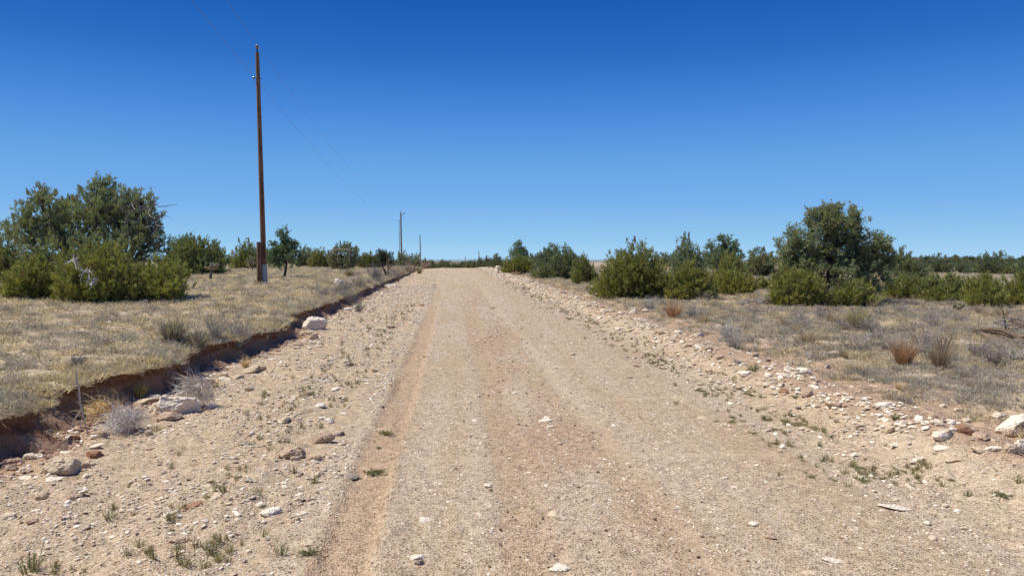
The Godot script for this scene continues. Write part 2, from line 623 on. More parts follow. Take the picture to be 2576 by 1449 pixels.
func pinyon_meshes(lobes: Array, tips: int, size: float, ca: Color, cb: Color, trunk_r: float, top: Vector3) -> Array:
	var crown := MB.new()
	var wood := MB.new()
	var bark := lin(0.10, 0.085, 0.075)
	limb(wood, Vector3(0, -0.08, 0), top * 0.55, trunk_r, trunk_r * 0.6, 0.0, bark, 8)
	limb(wood, top * 0.55, top, trunk_r * 0.6, trunk_r * 0.12, 0.0, bark, 6)
	var total := 0.0
	for l in lobes:
		total += l[3]
	for l in lobes:
		var c: Vector3 = l[0]
		var r: Vector3 = l[1]
		var n := int(tips * l[3] / total)
		var join := Vector3(0, clampf(c.y * 0.72, 0.2, top.y * 0.9), 0) + Vector3(top.x, 0, top.z) * clampf(c.y / top.y, 0.0, 1.0) * 0.6
		limb(wood, join, c, trunk_r * 0.42, trunk_r * 0.2, r.y * 0.06, bark, 5)
		for i in n:
			var d := rvec()
			var f := pow(rng.randf(), 0.28)
			var p := c + d * r * f * (1.0 + 0.3 * n_mid.get_noise_3d(d.x * 30.0, d.y * 30.0, d.z * 30.0 + c.x * 9.0))
			if p.y < 0.05:
				continue
			if n_fine.get_noise_3d(p.x * 6.5, p.y * 6.5, p.z * 6.5) < 0.08 and rng.randf() < 0.94:
				continue
			if i % 4 == 0:
				limb(wood, c.lerp(join, 0.25 * rng.randf()) + rvec() * r * 0.25, p, trunk_r * 0.11, trunk_r * 0.025, 0.0, bark * rng.randf_range(0.9, 1.5), 3)
			var axis := (d + Vector3(0, 0.55, 0) + rvec() * 0.4).normalized()
			var t: float = clampf(l[2] + rng.randf_range(-0.35, 0.35), 0.0, 1.0)
			for k in 4:
				leaf_spray(crown, p + axis * size * 0.5 * k + rvec() * size * 0.7, axis, size, 11, 0.95, 0.11, ca.lerp(cb, t))
	return [wood.mesh(M.bark), crown.mesh(M.leaf)]

func tree(called: String, label: String, at: Vector3, meshes: Array, group := "", sc := Vector3.ONE, turn := 0.0) -> Node3D:
	var o := thing(called, label, "tree", at, group)
	o.rotation.y = turn
	o.scale = sc
	part(o, "trunk", meshes[0])
	part(o, "crown", meshes[1])
	return o

# Stand point for something seen in the columns x0..x1 whose foot is that many metres off; size that reaches y_top there
func stand(x0: float, x1: float, y_top: float, depth: float) -> Array:
	var q := at_depth((x0 + x1) * 0.5, 655.0, depth)
	var foot := drop_on(q)
	var top := at_depth((x0 + x1) * 0.5, y_top, depth)
	return [foot, (x1 - x0) / F * depth, maxf(top.y - foot.y, 0.3)]

func random_lobes(w: float, h: float, n: int, tint: float, dep := 0.85) -> Array:
	var out := []
	for i in n:
		var t := (i + 0.5) / n
		var x := lerpf(-0.5, 0.5, t) * w * 0.66 + rng.randf_range(-0.06, 0.06) * w
		var hh := h * rng.randf_range(0.70, 1.0) * (1.0 - 0.30 * pow(absf(t - 0.5) * 2.0, 1.5))
		var rx := w * rng.randf_range(0.24, 0.32)
		out.append([Vector3(x, hh * 0.50, rng.randf_range(-0.25, 0.25) * w * dep), Vector3(rx, hh * 0.52, rx * dep * 1.25), clampf(tint + rng.randf_range(-0.2, 0.2), 0.0, 1.0), rx * hh])
		# skirts that reach the ground
		out.append([Vector3(x * 1.12, hh * 0.24, w * rng.randf_range(0.14, 0.28) * dep), Vector3(rx * 0.95, hh * 0.30, rx * 0.8), clampf(tint + 0.15, 0.0, 1.0), rx * hh * 0.6])
		if i == 0 or i == n - 1:
			out.append([Vector3(x * 1.2, hh * 0.26, 0.0), Vector3(rx * 0.8, hh * 0.30, rx * 0.9), clampf(tint, 0.0, 1.0), rx * hh * 0.5])
	return out

const YG := Color(0.295, 0.285, 0.085)   # sunny yellow-green juniper
const DG := Color(0.223, 0.25, 0.108)   # darker juniper
const BG := Color(0.247, 0.285, 0.195)   # blue-grey juniper
const PG := Color(0.223, 0.277, 0.149)   # pinyon needles
const PY := Color(0.140, 0.150, 0.060)

func near_juniper(label: String, x0: float, x1: float, y_top: float, depth: float, lobes: int, sprays: int, tint: float, sd: int, ca := DG, cb := YG, group := "junipers") -> Node3D:
	rng.seed = sd
	var q := stand(x0, x1, y_top, depth)
	var m := juniper_meshes(random_lobes(q[1], q[2], lobes, tint), int(sprays * 1.6), 0.072 + depth * 0.0020, ca, cb, 0.05 + q[2] * 0.025)
	return tree("juniper_tree", label, q[0], m, group, fit(m[1], q[1], q[2]))

func fit(m: Mesh, w: float, h: float) -> Vector3:
	var bb := m.get_aabb()
	var sx := clampf(w * 1.16 / bb.size.x, 0.7, 1.6)
	return Vector3(sx, clampf(h * 1.08 / bb.end.y, 0.7, 1.6), sx)

func build_trees() -> void:
	# --- the tall juniper left of the pole and the low ones that grow at its foot
	rng.seed = 11
	var q := stand(35.0, 420.0, 447.0, 21.5)
	var k: float = 21.5 / F
	var mk := func(px: float, py: float, dz: float, rx: float, ry: float, rz: float, tint: float, share: float) -> Array:
		# lobe given by where its centre is seen; the base of the thing is q[0]
		var p: Vector3 = at_depth(px, py, 21.5 + dz) - (q[0] as Vector3)
		return [p, Vector3(rx * k, ry * k, rz), tint, share]
	var lobes := [
		mk.call(110.0, 545.0, 0.3, 62.0, 72.0, 0.75, 0.3, 1.0), mk.call(70.0, 590.0, 0.0, 48.0, 60.0, 0.6, 0.35, 0.7),
		mk.call(190.0, 560.0, 0.5, 70.0, 66.0, 0.8, 0.35, 1.0), mk.call(250.0, 525.0, 0.2, 62.0, 66.0, 0.8, 0.3, 1.15),
		mk.call(310.0, 540.0, 0.4, 62.0, 66.0, 0.8, 0.2, 1.0), mk.call(360.0, 560.0, 0.1, 46.0, 52.0, 0.6, 0.15, 0.6),
		mk.call(385.0, 610.0, 0.2, 36.0, 50.0, 0.5, 0.2, 0.5), mk.call(300.0, 620.0, -0.2, 90.0, 50.0, 0.9, 0.3, 1.0),
		mk.call(160.0, 630.0, -0.1, 90.0, 50.0, 0.9, 0.35, 1.0), mk.call(95.0, 487.0, 0.3, 16.0, 30.0, 0.25, 0.2, 0.12),
		mk.call(255.0, 470.0, 0.2, 26.0, 26.0, 0.3, 0.25, 0.16), mk.call(352.0, 505.0, 0.1, 34.0, 24.0, 0.4, 0.2, 0.2)]
	var m := juniper_meshes(lobes, 10500, 0.112, BG, Color(0.34, 0.335, 0.16), 0.11, 1.05)
	var big := tree("juniper_tree", "tallest spreading grey-green juniper with bare limbs showing, left of the pole", q[0], m, "junipers")
	# dead pale twigs in its right side
	var dead := MB.new()
	for i in 42:
		var c: Vector3 = at_depth(rng.randf_range(300.0, 395.0), rng.randf_range(500.0, 600.0), 21.0 + rng.randf_range(-0.4, 0.5)) - (q[0] as Vector3)
		limb(dead, c, c + (rvec() + Vector3(0.4, 0.3, 0.3)) * 0.42, 0.014, 0.004, 0.0, lin(0.33, 0.30, 0.27), 3)
	part(big, "dead_twigs", dead.mesh(M.twig))
	near_juniper("low yellow-green juniper at the front left foot of the tall juniper", 20.0, 172.0, 628.0, 20.0, 5, 2100, 0.75, 21)
	var mid := near_juniper("yellow-green juniper with bleached dead twigs, in front of the tall juniper", 138.0, 352.0, 604.0, 19.4, 6, 3200, 0.8, 22)
	rng.seed = 230
	dead = MB.new()
	for g in 3:
		var c := Vector3([-0.15, 0.18, 0.3][g], [0.95, 0.72, 0.5][g], 0.95)
		for i in 14:
			limb(dead, c + rvec() * 0.05, c + (rvec() + Vector3(0, -0.3, 0.5)) * 0.22, 0.012, 0.004, 0.0, lin(0.62, 0.58, 0.52), 3)
	part(mid, "dead_twigs", dead.mesh(M.twig))
	near_juniper("low spreading juniper reaching out right of the tall juniper's foot", 300.0, 470.0, 640.0, 19.8, 5, 1900, 0.75, 23)
	near_juniper("juniper cut off by the left edge of the photo, behind the tall juniper", -60.0, 62.0, 558.0, 30.0, 4, 1500, 0.4, 24)
	# --- along the left skyline
	near_juniper("broad dense dark juniper between the tall juniper and the utility pole", 408.0, 566.0, 588.0, 46.0, 6, 5400, 0.35, 25, Color(0.18, 0.215, 0.115), Color(0.27, 0.28, 0.11))
	near_juniper("rounded juniper standing just left of the wooden pole stub", 579.0, 650.0, 597.0, 62.0, 4, 1100, 0.4, 26)
	# small pinyon right of the pole
	rng.seed = 31
	q = stand(668.0, 755.0, 569.0, 42.0)
	var h: float = q[2]
	m = pinyon_meshes([[Vector3(0, h * 0.42, 0.1), Vector3(0.85, h * 0.20, 0.8), 0.35, 1.4], [Vector3(-0.5, h * 0.36, 0.2), Vector3(0.48, h * 0.16, 0.5), 0.4, 0.6],
		[Vector3(0.55, h * 0.38, 0.1), Vector3(0.45, h * 0.17, 0.5), 0.3, 0.6], [Vector3(0.0, h * 0.62, 0), Vector3(0.55, h * 0.18, 0.5), 0.2, 0.9],
		[Vector3(0.02, h * 0.80, 0), Vector3(0.26, h * 0.19, 0.25), 0.15, 0.45], [Vector3(0.5, h * 0.60, 0), Vector3(0.28, h * 0.10, 0.25), 0.2, 0.25], [Vector3(-0.5, h * 0.56, 0), Vector3(0.22, h * 0.14, 0.25), 0.2, 0.25]],
		950, 0.10, Color(0.13, 0.19, 0.12), Color(0.22, 0.275, 0.13), 0.075, Vector3(0.02, h * 0.95, 0))
	tree("pinyon_tree", "small cone-shaped pinyon with open trunk, right of the pole's grey guard", q[0], m, "pinyons")
	near_juniper("distant dark juniper partly hidden behind the small pinyon", 742.0, 786.0, 616.0, 80.0, 3, 600, 0.2, 32, BG, DG)
	near_juniper("juniper with one pointed leader, between the pinyon and the hollow juniper", 770.0, 832.0, 622.0, 74.0, 4, 900, 0.35, 33)
	# hollow juniper with a beam-like dead limb
	rng.seed = 34
	q = stand(826.0, 902.0, 612.0, 62.0)
	h = q[2]
	var w: float = q[1]
	m = juniper_meshes([[Vector3(-w * 0.34, h * 0.42, 0), Vector3(w * 0.2, h * 0.42, 0.6), 0.6, 1.0], [Vector3(w * 0.36, h * 0.46, 0), Vector3(w * 0.18, h * 0.40, 0.6), 0.3, 1.0],
		[Vector3(0.05, h * 0.78, 0), Vector3(w * 0.36, h * 0.21, 0.7), 0.55, 1.0], [Vector3(0.0, h * 0.22, 0.3), Vector3(w * 0.4, h * 0.2, 0.6), 0.5, 0.8]], 1500, 0.17, BG, Color(0.17, 0.15, 0.07), 0.1)
	var hollow := tree("juniper_tree", "hollow juniper with pale dead limbs forming a square arch", q[0], m, "junipers")
	dead = MB.new()
	var pale := lin(0.36, 0.30, 0.22)
	limb(dead, Vector3(-w * 0.40, h * 0.74, 0.75), Vector3(w * 0.30, h * 0.73, 0.75), 0.05, 0.04, -0.06, pale)
	limb(dead, Vector3(-w * 0.16, h * 0.28, 0.72), Vector3(-w * 0.14, h * 0.74, 0.72), 0.04, 0.035, 0.0, pale)
	limb(dead, Vector3(w * 0.20, h * 0.30, 0.72), Vector3(w * 0.18, h * 0.72, 0.72), 0.04, 0.03, 0.0, pale)
	for i in 4:
		limb(dead, Vector3(-w * 0.18, h * 0.72, 0.8), Vector3(-w * (0.28 + 0.06 * i), h * (0.60 - 0.05 * i), 0.85), 0.025, 0.01, 0.0, pale, 4)
	part(hollow, "dead_limbs", dead.mesh(M.twig))
	near_juniper("bright green broad low juniper right of the hollow juniper", 902.0, 960.0, 638.0, 72.0, 4, 1000, 0.75, 35, Color(0.10, 0.125, 0.045), Color(0.15, 0.165, 0.05))
	near_juniper("dark juniper peeping over the bright green low juniper", 896.0, 944.0, 630.0, 92.0, 3, 600, 0.3, 36)
	near_juniper("dome-shaped dark grey juniper left of the second pole", 940.0, 990.0, 625.0, 88.0, 4, 900, 0.1, 37, Color(0.065, 0.075, 0.055), BG)
	near_juniper("dark juniper right behind the second pole's foot", 998.0, 1030.0, 630.0, 118.0, 3, 500, 0.3, 38, BG, DG)
	near_juniper("dark juniper sloping down right of the second pole", 1018.0, 1060.0, 636.0, 125.0, 3, 500, 0.3, 39, BG, DG)
	# --- right of the road
	near_juniper("juniper at the foot of the pale pinyon, right side of the road crest", 1258.0, 1342.0, 640.0, 60.0, 4, 1200, 0.6, 51)
	rng.seed = 52
	q = stand(1280.0, 1325.0, 610.0, 70.0)
	h = q[2]
	m = pinyon_meshes([[Vector3(0, h * 0.55, 0), Vector3(0.75, h * 0.25, 0.7), 0.3, 1.0], [Vector3(0.1, h * 0.8, 0), Vector3(0.45, h * 0.19, 0.45), 0.2, 0.5], [Vector3(0.5, h * 0.5, 0), Vector3(0.5, h * 0.2, 0.5), 0.2, 0.5]], 420, 0.15, Color(0.15, 0.20, 0.12), PG, 0.09, Vector3(0, h * 0.9, 0))
	tree("pinyon_tree", "pinyon standing up behind a juniper right of the road crest", q[0], m, "pinyons")
	near_juniper("dark juniper right of the pinyon near the road crest", 1338.0, 1398.0, 646.0, 70.0, 4, 900, 0.25, 53, BG, DG)
	near_juniper("distant juniper in the gap left of the big roadside juniper", 1392.0, 1432.0, 654.0, 90.0, 3, 500, 0.3, 54)
	near_juniper("dark narrow juniper touching the left of the big roadside juniper", 1432.0, 1500.0, 635.0, 40.0, 4, 1300, 0.4, 55)
	near_juniper("biggest roadside juniper, broad yellow-green mound right of the road", 1488.0, 1700.0, 604.0, 27.5, 7, 5200, 0.6, 56, Color(0.215, 0.24, 0.095), YG)
	near_juniper("juniper overlapping the right side of the biggest roadside juniper", 1670.0, 1802.0, 648.0, 26.5, 5, 2600, 0.6, 57, Color(0.215, 0.24, 0.095), YG)
	near_juniper("tall dark juniper with upright tips behind the big roadside juniper", 1688.0, 1780.0, 590.0, 36.0, 5, 1900, 0.15, 58, BG, DG)
	rng.seed = 59
	q = stand(1782.0, 1858.0, 592.0, 40.0)
	h = q[2]
	m = pinyon_meshes([[Vector3(0, h * 0.8, 0), Vector3(0.7, h * 0.18, 0.6), 0.3, 1.0], [Vector3(0.35, h * 0.62, 0), Vector3(0.6, h * 0.18, 0.6), 0.3, 0.8], [Vector3(-0.3, h * 0.5, 0), Vector3(0.6, h * 0.3, 0.6), 0.4, 1.0]], 700, 0.11, Color(0.15, 0.20, 0.12), PG, 0.1, Vector3(0, h * 0.9, 0))
	tree("pinyon_tree", "round-topped pinyon behind the mixed junipers, left of the large pinyon", q[0], m, "pinyons")
	near_juniper("greyish juniper between the round-topped pinyon and the large pinyon", 1790.0, 1892.0, 628.0, 33.0, 5, 1900, 0.45, 60)
	near_juniper("low brightest yellow-green juniper left of the large pinyon", 1795.0, 1900.0, 672.0, 29.0, 4, 1500, 0.95, 61)
	near_juniper("low juniper seen in the gap just left of the large pinyon", 1895.0, 1950.0, 690.0, 34.0, 3, 700, 0.6, 62)
	# --- the large pinyon
	rng.seed = 71
	var dist := 24.0
	q = stand(1935.0, 2245.0, 514.0, dist)
	k = dist / F
	var pk := func(px: float, py: float, dz: float, rx: float, ry: float, rz: float, tint: float, share: float) -> Array:
		var p: Vector3 = at_depth(px, py, dist + dz) - (q[0] as Vector3)
		return [p, Vector3(rx * k, ry * k, rz), tint, share]
	lobes = [
		pk.call(2100.0, 560.0, 0.0, 62.0, 44.0, 0.7, 0.35, 1.25), pk.call(2070.0, 545.0, 0.1, 34.0, 30.0, 0.4, 0.35, 0.4), pk.call(2132.0, 580.0, 0.0, 44.0, 40.0, 0.5, 0.4, 0.7),
		pk.call(2172.0, 575.0, 0.1, 16.0, 26.0, 0.25, 0.7, 0.16), pk.call(2012.0, 610.0, 0.1, 42.0, 42.0, 0.6, 0.35, 0.8), pk.call(1975.0, 640.0, 0.1, 30.0, 34.0, 0.5, 0.4, 0.4),
		pk.call(2080.0, 625.0, 0.3, 50.0, 40.0, 0.7, 0.45, 0.9), pk.call(2190.0, 625.0, 0.0, 42.0, 40.0, 0.6, 0.3, 0.7), pk.call(2225.0, 650.0, 0.0, 22.0, 26.0, 0.4, 0.35, 0.3),
		pk.call(2155.0, 660.0, 0.2, 70.0, 32.0, 0.8, 0.25, 0.8), pk.call(2010.0, 680.0, 0.2, 60.0, 40.0, 0.8, 0.55, 1.0), pk.call(2190.0, 700.0, -0.2, 44.0, 36.0, 0.7, 0.2, 0.7), pk.call(2100.0, 700.0, -0.5, 60.0, 40.0, 0.6, 0.3, 0.6)]
	m = pinyon_meshes(lobes, 5600, 0.080, Color(0.21, 0.245, 0.15), Color(0.35, 0.345, 0.165), 0.12, at_depth(2100.0, 560.0, dist) - (q[0] as Vector3))
	tree("pinyon_tree", "largest pinyon, tall lobed crown with forked dark trunk, right of the road", q[0], m, "pinyons")
	near_juniper("yellow-green juniper hugging the left foot of the largest pinyon", 1930.0, 2075.0, 664.0, 23.0, 5, 3000, 0.85, 72)
	near_juniper("low juniper under the right side of the largest pinyon", 2085.0, 2210.0, 696.0, 23.0, 4, 1800, 0.65, 73)
	near_juniper("juniper right behind the largest pinyon's right side", 2215.0, 2335.0, 684.0, 26.5, 4, 2100, 0.5, 74)
	near_juniper("evenly domed juniper, middle one of three right of the largest pinyon", 2305.0, 2462.0, 686.0, 25.5, 5, 3000, 0.4, 75)
	near_juniper("bushy yellow-green juniper at the right edge of the photo", 2434.0, 2535.0, 680.0, 22.5, 4, 2400, 0.85, 76)
	near_juniper("tall juniper cut by the right edge of the photo", 2500.0, 2650.0, 664.0, 23.5, 5, 2800, 0.6, 77)

	# --- far trees from a few shared kinds
	rng.seed = 90
	var kinds := []
	for i in 6:
		var tint: float = [0.15, 0.35, 0.6, 0.3, 0.1, 0.5][i]
		kinds.append(juniper_meshes(random_lobes(3.6, 2.6, 3 + i % 3, tint), 1150, 0.29, Color(0.15, 0.18, 0.115), Color(0.24, 0.25, 0.115), 0.1, 0.0))
	kinds.append(pinyon_meshes([[Vector3(0, 1.4, 0), Vector3(0.9, 0.7, 0.9), 0.3, 1.0], [Vector3(0.1, 2.1, 0), Vector3(0.6, 0.55, 0.6), 0.2, 0.6]], 260, 0.24, Color(0.055, 0.085, 0.05), PG, 0.1, Vector3(0, 2.4, 0)))
	kinds.append(juniper_meshes(random_lobes(3.4, 2.4, 3, 0.2), 380, 0.26, Color(0.17, 0.12, 0.085), Color(0.16, 0.13, 0.09), 0.1, 0.8))
	# skyline beyond the crest, read from left to right
	for row in [[1052, 1080, 649, 165], [1070, 1102, 654, 200], [1096, 1124, 657, 240], [1112, 1142, 655, 260], [1134, 1160, 658, 250], [1150, 1178, 657, 270], [1168, 1196, 659, 240], [1186, 1206, 652, 190], [1196, 1222, 645, 150], [1214, 1240, 640, 120], [1228, 1264, 637, 95]]:
		var qq := stand(row[0], row[1], row[2], row[3])
		var kk: int = rng.randi() % 6
		tree("juniper_tree", "dark far-off juniper in the row along the skyline beyond the road crest", qq[0], kinds[kk], "junipers beyond the road crest", Vector3(qq[1] / 3.4, qq[2] / 2.6, qq[1] / 3.4), rng.randf() * TAU)
	var fill := 0
	while fill < 26:
		var px := rng.randf_range(1040.0, 1420.0)
		var dep := rng.randf_range(210.0, 420.0)
		var qq := stand(px - 10.0, px + 10.0, 655.0, dep)
		var s2 := rng.randf_range(0.8, 1.25)
		tree("juniper_tree", "tiny dark juniper in the far wood seen through the gap of the road", qq[0], kinds[rng.randi() % 7], "far junipers in the road gap", Vector3(s2, s2, s2), rng.randf() * TAU)
		fill += 1
	# back of the left plain
	fill = 0
	while fill < 34:
		var px := rng.randf_range(-40.0, 1010.0)
		var dep := rng.randf_range(95.0, 190.0)
		var qq := stand(px - 20.0, px + 20.0, 640.0, dep)
		var s2 := rng.randf_range(0.75, 1.15)
		var spot := "behind the tall juniper" if px < 420.0 else ("between the tall juniper and the nearest pole" if px < 660.0 else ("between the small pinyon and the hollow juniper" if px < 830.0 else "between the hollow juniper and the second pole"))
		tree("juniper_tree", "distant %s juniper on the left skyline %s" % ["larger" if s2 > 0.95 else "small", spot], qq[0], kinds[rng.randi() % 7], "distant junipers of the left plain", Vector3(s2, s2, s2), rng.randf() * TAU)
		fill += 1
	# the hill on the far right
	fill = 0
	while fill < 260:
		var px := rng.randf_range(1895.0, 2620.0)
		var dep := rng.randf_range(300.0, 440.0) if fill < 70 else rng.randf_range(430.0, 540.0)
		var qq := stand(px - 10.0, px + 10.0, 655.0, dep)
		var s2 := rng.randf_range(1.0, 2.2)
		var kk: int = rng.randi() % 8
		var lb := "small dark juniper on the far right hillside"
		if kk == 7:
			lb = "rusty brown dying juniper on the far right hillside"
		elif kk == 6:
			lb = "small pinyon on the far right hillside"
		lb += (", left of the lone pole" if px < 2420.0 else ", about the lone pole") if px > 2250.0 else ", beside the largest pinyon"
		tree("pinyon_tree" if kk == 6 else "juniper_tree", lb, qq[0], kinds[kk], "trees on the far hillside", Vector3(s2, s2, s2), rng.randf() * TAU)
		fill += 1
	# right plain, between the near junipers and the hill
	fill = 0
	while fill < 46:
		var px := rng.randf_range(1340.0, 2640.0)
		var dep := rng.randf_range(48.0, 170.0)
		var qq := stand(px - 20.0, px + 20.0, 655.0, dep)
		var s2 := rng.randf_range(0.6, 1.0)
		var spot := "behind the big roadside juniper" if px < 1800.0 else ("behind the largest pinyon" if px < 2250.0 else "behind the three junipers at far right")
		tree("juniper_tree", "%s juniper half hidden %s" % ["larger" if s2 > 0.8 else "small", spot], qq[0], kinds[rng.randi() % 7], "junipers of the right plain", Vector3(s2, s2, s2), rng.randf() * TAU)
		fill += 1

func blade_clump(w: float, h: float, count: int, ca: Color, cb: Color, spread: float, thick := 0.004) -> ArrayMesh:
	var mb := MB.new()
	for i in count:
		var a := rng.randf() * TAU
		var lean := pow(rng.randf(), 0.7) * spread
		var out := Vector3(cos(a), 0, sin(a))
		var root := out * rng.randf() * w * 0.16 + Vector3(0, -0.02, 0)
		var len := h * rng.randf_range(0.55, 1.1)
		var dir := (Vector3.UP + out * lean + rvec() * 0.12).normalized()
		var mid := root + dir * len * 0.55
		var tip := mid + (dir + out * lean * 0.5 + Vector3(0, -0.15 * lean, 0) + rvec() * 0.18).normalized() * len * 0.5
		var side := dir.cross(rvec()).normalized() * thick * rng.randf_range(0.7, 1.3)
		var col := ca.lerp(cb, rng.randf()) * rng.randf_range(0.95, 1.7)
		mb.tri(root - side, root + side, mid + side * 0.8, col)
		mb.tri(root - side, mid + side * 0.8, mid - side * 0.8, col)
		mb.tri(mid - side * 0.8, mid + side * 0.8, tip, col)
	return mb.mesh(M.grass)

func twig_bush(w: float, h: float, stems: int, ca: Color, cb: Color, r := 0.005, wild := 0.35) -> MB:
	var mb := MB.new()
	for i in stems:
		var a := rng.randf() * TAU
		var out := Vector3(cos(a), 0, sin(a)) * pow(rng.randf(), 0.6)
		var p := out * w * 0.06 + Vector3(0, -0.02, 0)
		var dir := (Vector3.UP * h + out * w * 0.55).normalized()
		var pts := PackedVector3Array([p])
		var rad := PackedFloat32Array([r])
		var len := Vector2(w * 0.5 * out.length(), h).length() * rng.randf_range(0.6, 1.0)
		var col := ca.lerp(cb, rng.randf()) * rng.randf_range(1.1, 1.6)
		for k in 4:
			dir = (dir + rvec() * wild).normalized()
			p += dir * len * 0.25
			pts.push_back(p)
			rad.push_back(r * (1.0 - 0.2 * (k + 1)))
			for t in 2:
				var tw := (dir + rvec() * 0.8).normalized() * len * rng.randf_range(0.12, 0.32)
				mb.tube(PackedVector3Array([p, p + tw * 0.5 + rvec() * 0.01, p + tw]), PackedFloat32Array([r * 0.5, r * 0.42, r * 0.25]), 3, col * rng.randf_range(0.8, 1.25))
		mb.tube(pts, rad, 3, col)
	return mb

func tangle(w: float, h: float, count: int, ca: Color, cb: Color, r: float) -> ArrayMesh:
	var mb := MB.new()
	for i in count:
		var p := rvec() * Vector3(w * 0.42, h * 0.42, w * 0.36) * pow(rng.randf(), 0.5) + Vector3(0, h * 0.45, 0)
		p.y = maxf(p.y, 0.01)
		var dir := rvec()
		var curl := rvec() * 0.5
		var pts := PackedVector3Array([p])
		var rad := PackedFloat32Array([r])
		var n := rng.randi_range(5, 9)
		for k in n:
			dir = (dir + curl + rvec() * 0.35).normalized()
			p += dir * w * 0.055
			p.y = maxf(p.y, 0.005)
			pts.push_back(p)
			rad.push_back(r * (1.0 - 0.7 * (k + 1) / n))
		mb.tube(pts, rad, 3, ca.lerp(cb, rng.randf()) * rng.randf_range(0.8, 1.2))
	return mb.mesh(M.twig)

func cholla(h: float, arms: int) -> ArrayMesh:
	var mb := MB.new()
	var todo := [[Vector3(0, -0.03, 0), Vector3.UP, h * 0.32, 0.045, 0]]
	while todo.size():
		var e: Array = todo.pop_back()
		var p: Vector3 = e[0]
		var dir: Vector3 = e[1]
		var len: float = e[2]
		var r: float = e[3]
		var q := p + dir * len
		var mid := p.lerp(q, 0.5) + rvec() * len * 0.06
		var col := lin(0.30, 0.255, 0.17).lerp(lin(0.20, 0.20, 0.115), rng.randf()) if e[4] > 1 else lin(0.16, 0.12, 0.09)
		mb.tube(PackedVector3Array([p, p.lerp(mid, 0.5), mid, mid.lerp(q, 0.6), q]), PackedFloat32Array([r * 0.8, r * 1.1, r, r * 1.1, r * 0.6]), 6, col)
		if e[4] > 0:
			for i in 14:
				var b := p.lerp(q, rng.randf()) 
				var n := dir.cross(rvec()).normalized()
				var side := dir * 0.006
				mb.tri(b + n * r - side, b + n * r + side, b + n * (r + 0.03), lin(0.5, 0.43, 0.30))
		if e[4] < 4:
			for i in (arms if e[4] < 2 else 2):
				if rng.randf() < 0.88:
					var nd := (dir * 0.55 + rvec() * 0.85 + Vector3(0, 0.45, 0)).normalized()
					todo.append([q - dir * len * rng.randf_range(0.0, 0.3), nd, len * rng.randf_range(0.62, 0.88), maxf(r * 0.85, 0.022), e[4] + 1])
	return mb.mesh(M.twig)

func weed(kind: int) -> ArrayMesh:
	# kind 0: little upright herb, 1: flat leafy mat, 2: herb with white flowers
	var mb := MB.new()
	var ga := lin(0.25, 0.26, 0.11)
	var gb := lin(0.42, 0.38, 0.21)
	if kind == 1:
		for i in 26:
			var a := rng.randf() * TAU
			var dir := Vector3(cos(a), 0.12, sin(a))
			var len := rng.randf_range(0.03, 0.15)
			mb.tube(PackedVector3Array([Vector3.ZERO, dir * len * 0.5 + Vector3(0, 0.012, 0), dir * len]), PackedFloat32Array([0.0025, 0.002, 0.001]), 3, gb)
			for k in 5:
				leaf_spray(mb, dir * len * (k + 1) / 5.0 + Vector3(0, 0.012, 0), Vector3.UP * 0.5 + rvec() * 0.6, 0.022, 2, 0.6, 0.36, lin(0.17, 0.19, 0.075).lerp(gb, rng.randf() * 0.7))
		return mb.mesh(M.grass)
	for i in 16:
		var a := rng.randf() * TAU
		var out := Vector3(cos(a), 0, sin(a)) * rng.randf()
		var p := out * 0.045
		var tip := p + Vector3(out.x * 0.05, rng.randf_range(0.05, 0.12), out.z * 0.05) + rvec() * 0.012
		mb.tube(PackedVector3Array([p + Vector3(0, -0.01, 0), p.lerp(tip, 0.5), tip]), PackedFloat32Array([0.0028, 0.0024, 0.0016]), 3, ga.lerp(gb, rng.randf()))
		for k in 4:
			leaf_spray(mb, p.lerp(tip, (k + 0.5) / 4.0), (out + Vector3.UP).normalized(), 0.022, 2, 0.7, 0.16, ga.lerp(gb, rng.randf()))
		if kind == 2 and i % 2 == 0:
			for k in 6:
				var b := TAU * k / 6.0
				var d := Vector3(cos(b), 0.25, sin(b)) * 0.010
				var e := Vector3(cos(b + 0.8), 0.25, sin(b + 0.8)) * 0.010
				mb.tri(tip, tip + d, tip + e, lin(0.75, 0.73, 0.68))
	return mb.mesh(M.grass)

# ------------------------------------------------------------------ stones
func ico(level: int) -> Array:
	var t := (1.0 + sqrt(5.0)) / 2.0
	var v := [Vector3(-1, t, 0), Vector3(1, t, 0), Vector3(-1, -t, 0), Vector3(1, -t, 0), Vector3(0, -1, t), Vector3(0, 1, t), Vector3(0, -1, -t), Vector3(0, 1, -t), Vector3(t, 0, -1), Vector3(t, 0, 1), Vector3(-t, 0, -1), Vector3(-t, 0, 1)]
	var f := [[0, 11, 5], [0, 5, 1], [0, 1, 7], [0, 7, 10], [0, 10, 11], [1, 5, 9], [5, 11, 4], [11, 10, 2], [10, 7, 6], [7, 1, 8], [3, 9, 4], [3, 4, 2], [3, 2, 6], [3, 6, 8], [3, 8, 9], [4, 9, 5], [2, 4, 11], [6, 2, 10], [8, 6, 7], [9, 8, 1]]
	for i in v.size():
		v[i] = v[i].normalized()
	for l in level:
		var nf := []
		var cache := {}
		for tri in f:
			var m := []
			for k in 3:
				var a: int = tri[k]
				var b: int = tri[(k + 1) % 3]
				var key := mini(a, b) * 100000 + maxi(a, b)
				if not cache.has(key):
					cache[key] = v.size()
					v.append(((v[a] as Vector3) + (v[b] as Vector3)).normalized())
				m.append(cache[key])
			nf.append([tri[0], m[0], m[2]])
			nf.append([tri[1], m[1], m[0]])
			nf.append([tri[2], m[2], m[1]])
			nf.append([m[0], m[1], m[2]])
		f = nf
	return [v, f]

var ico_cache := {}

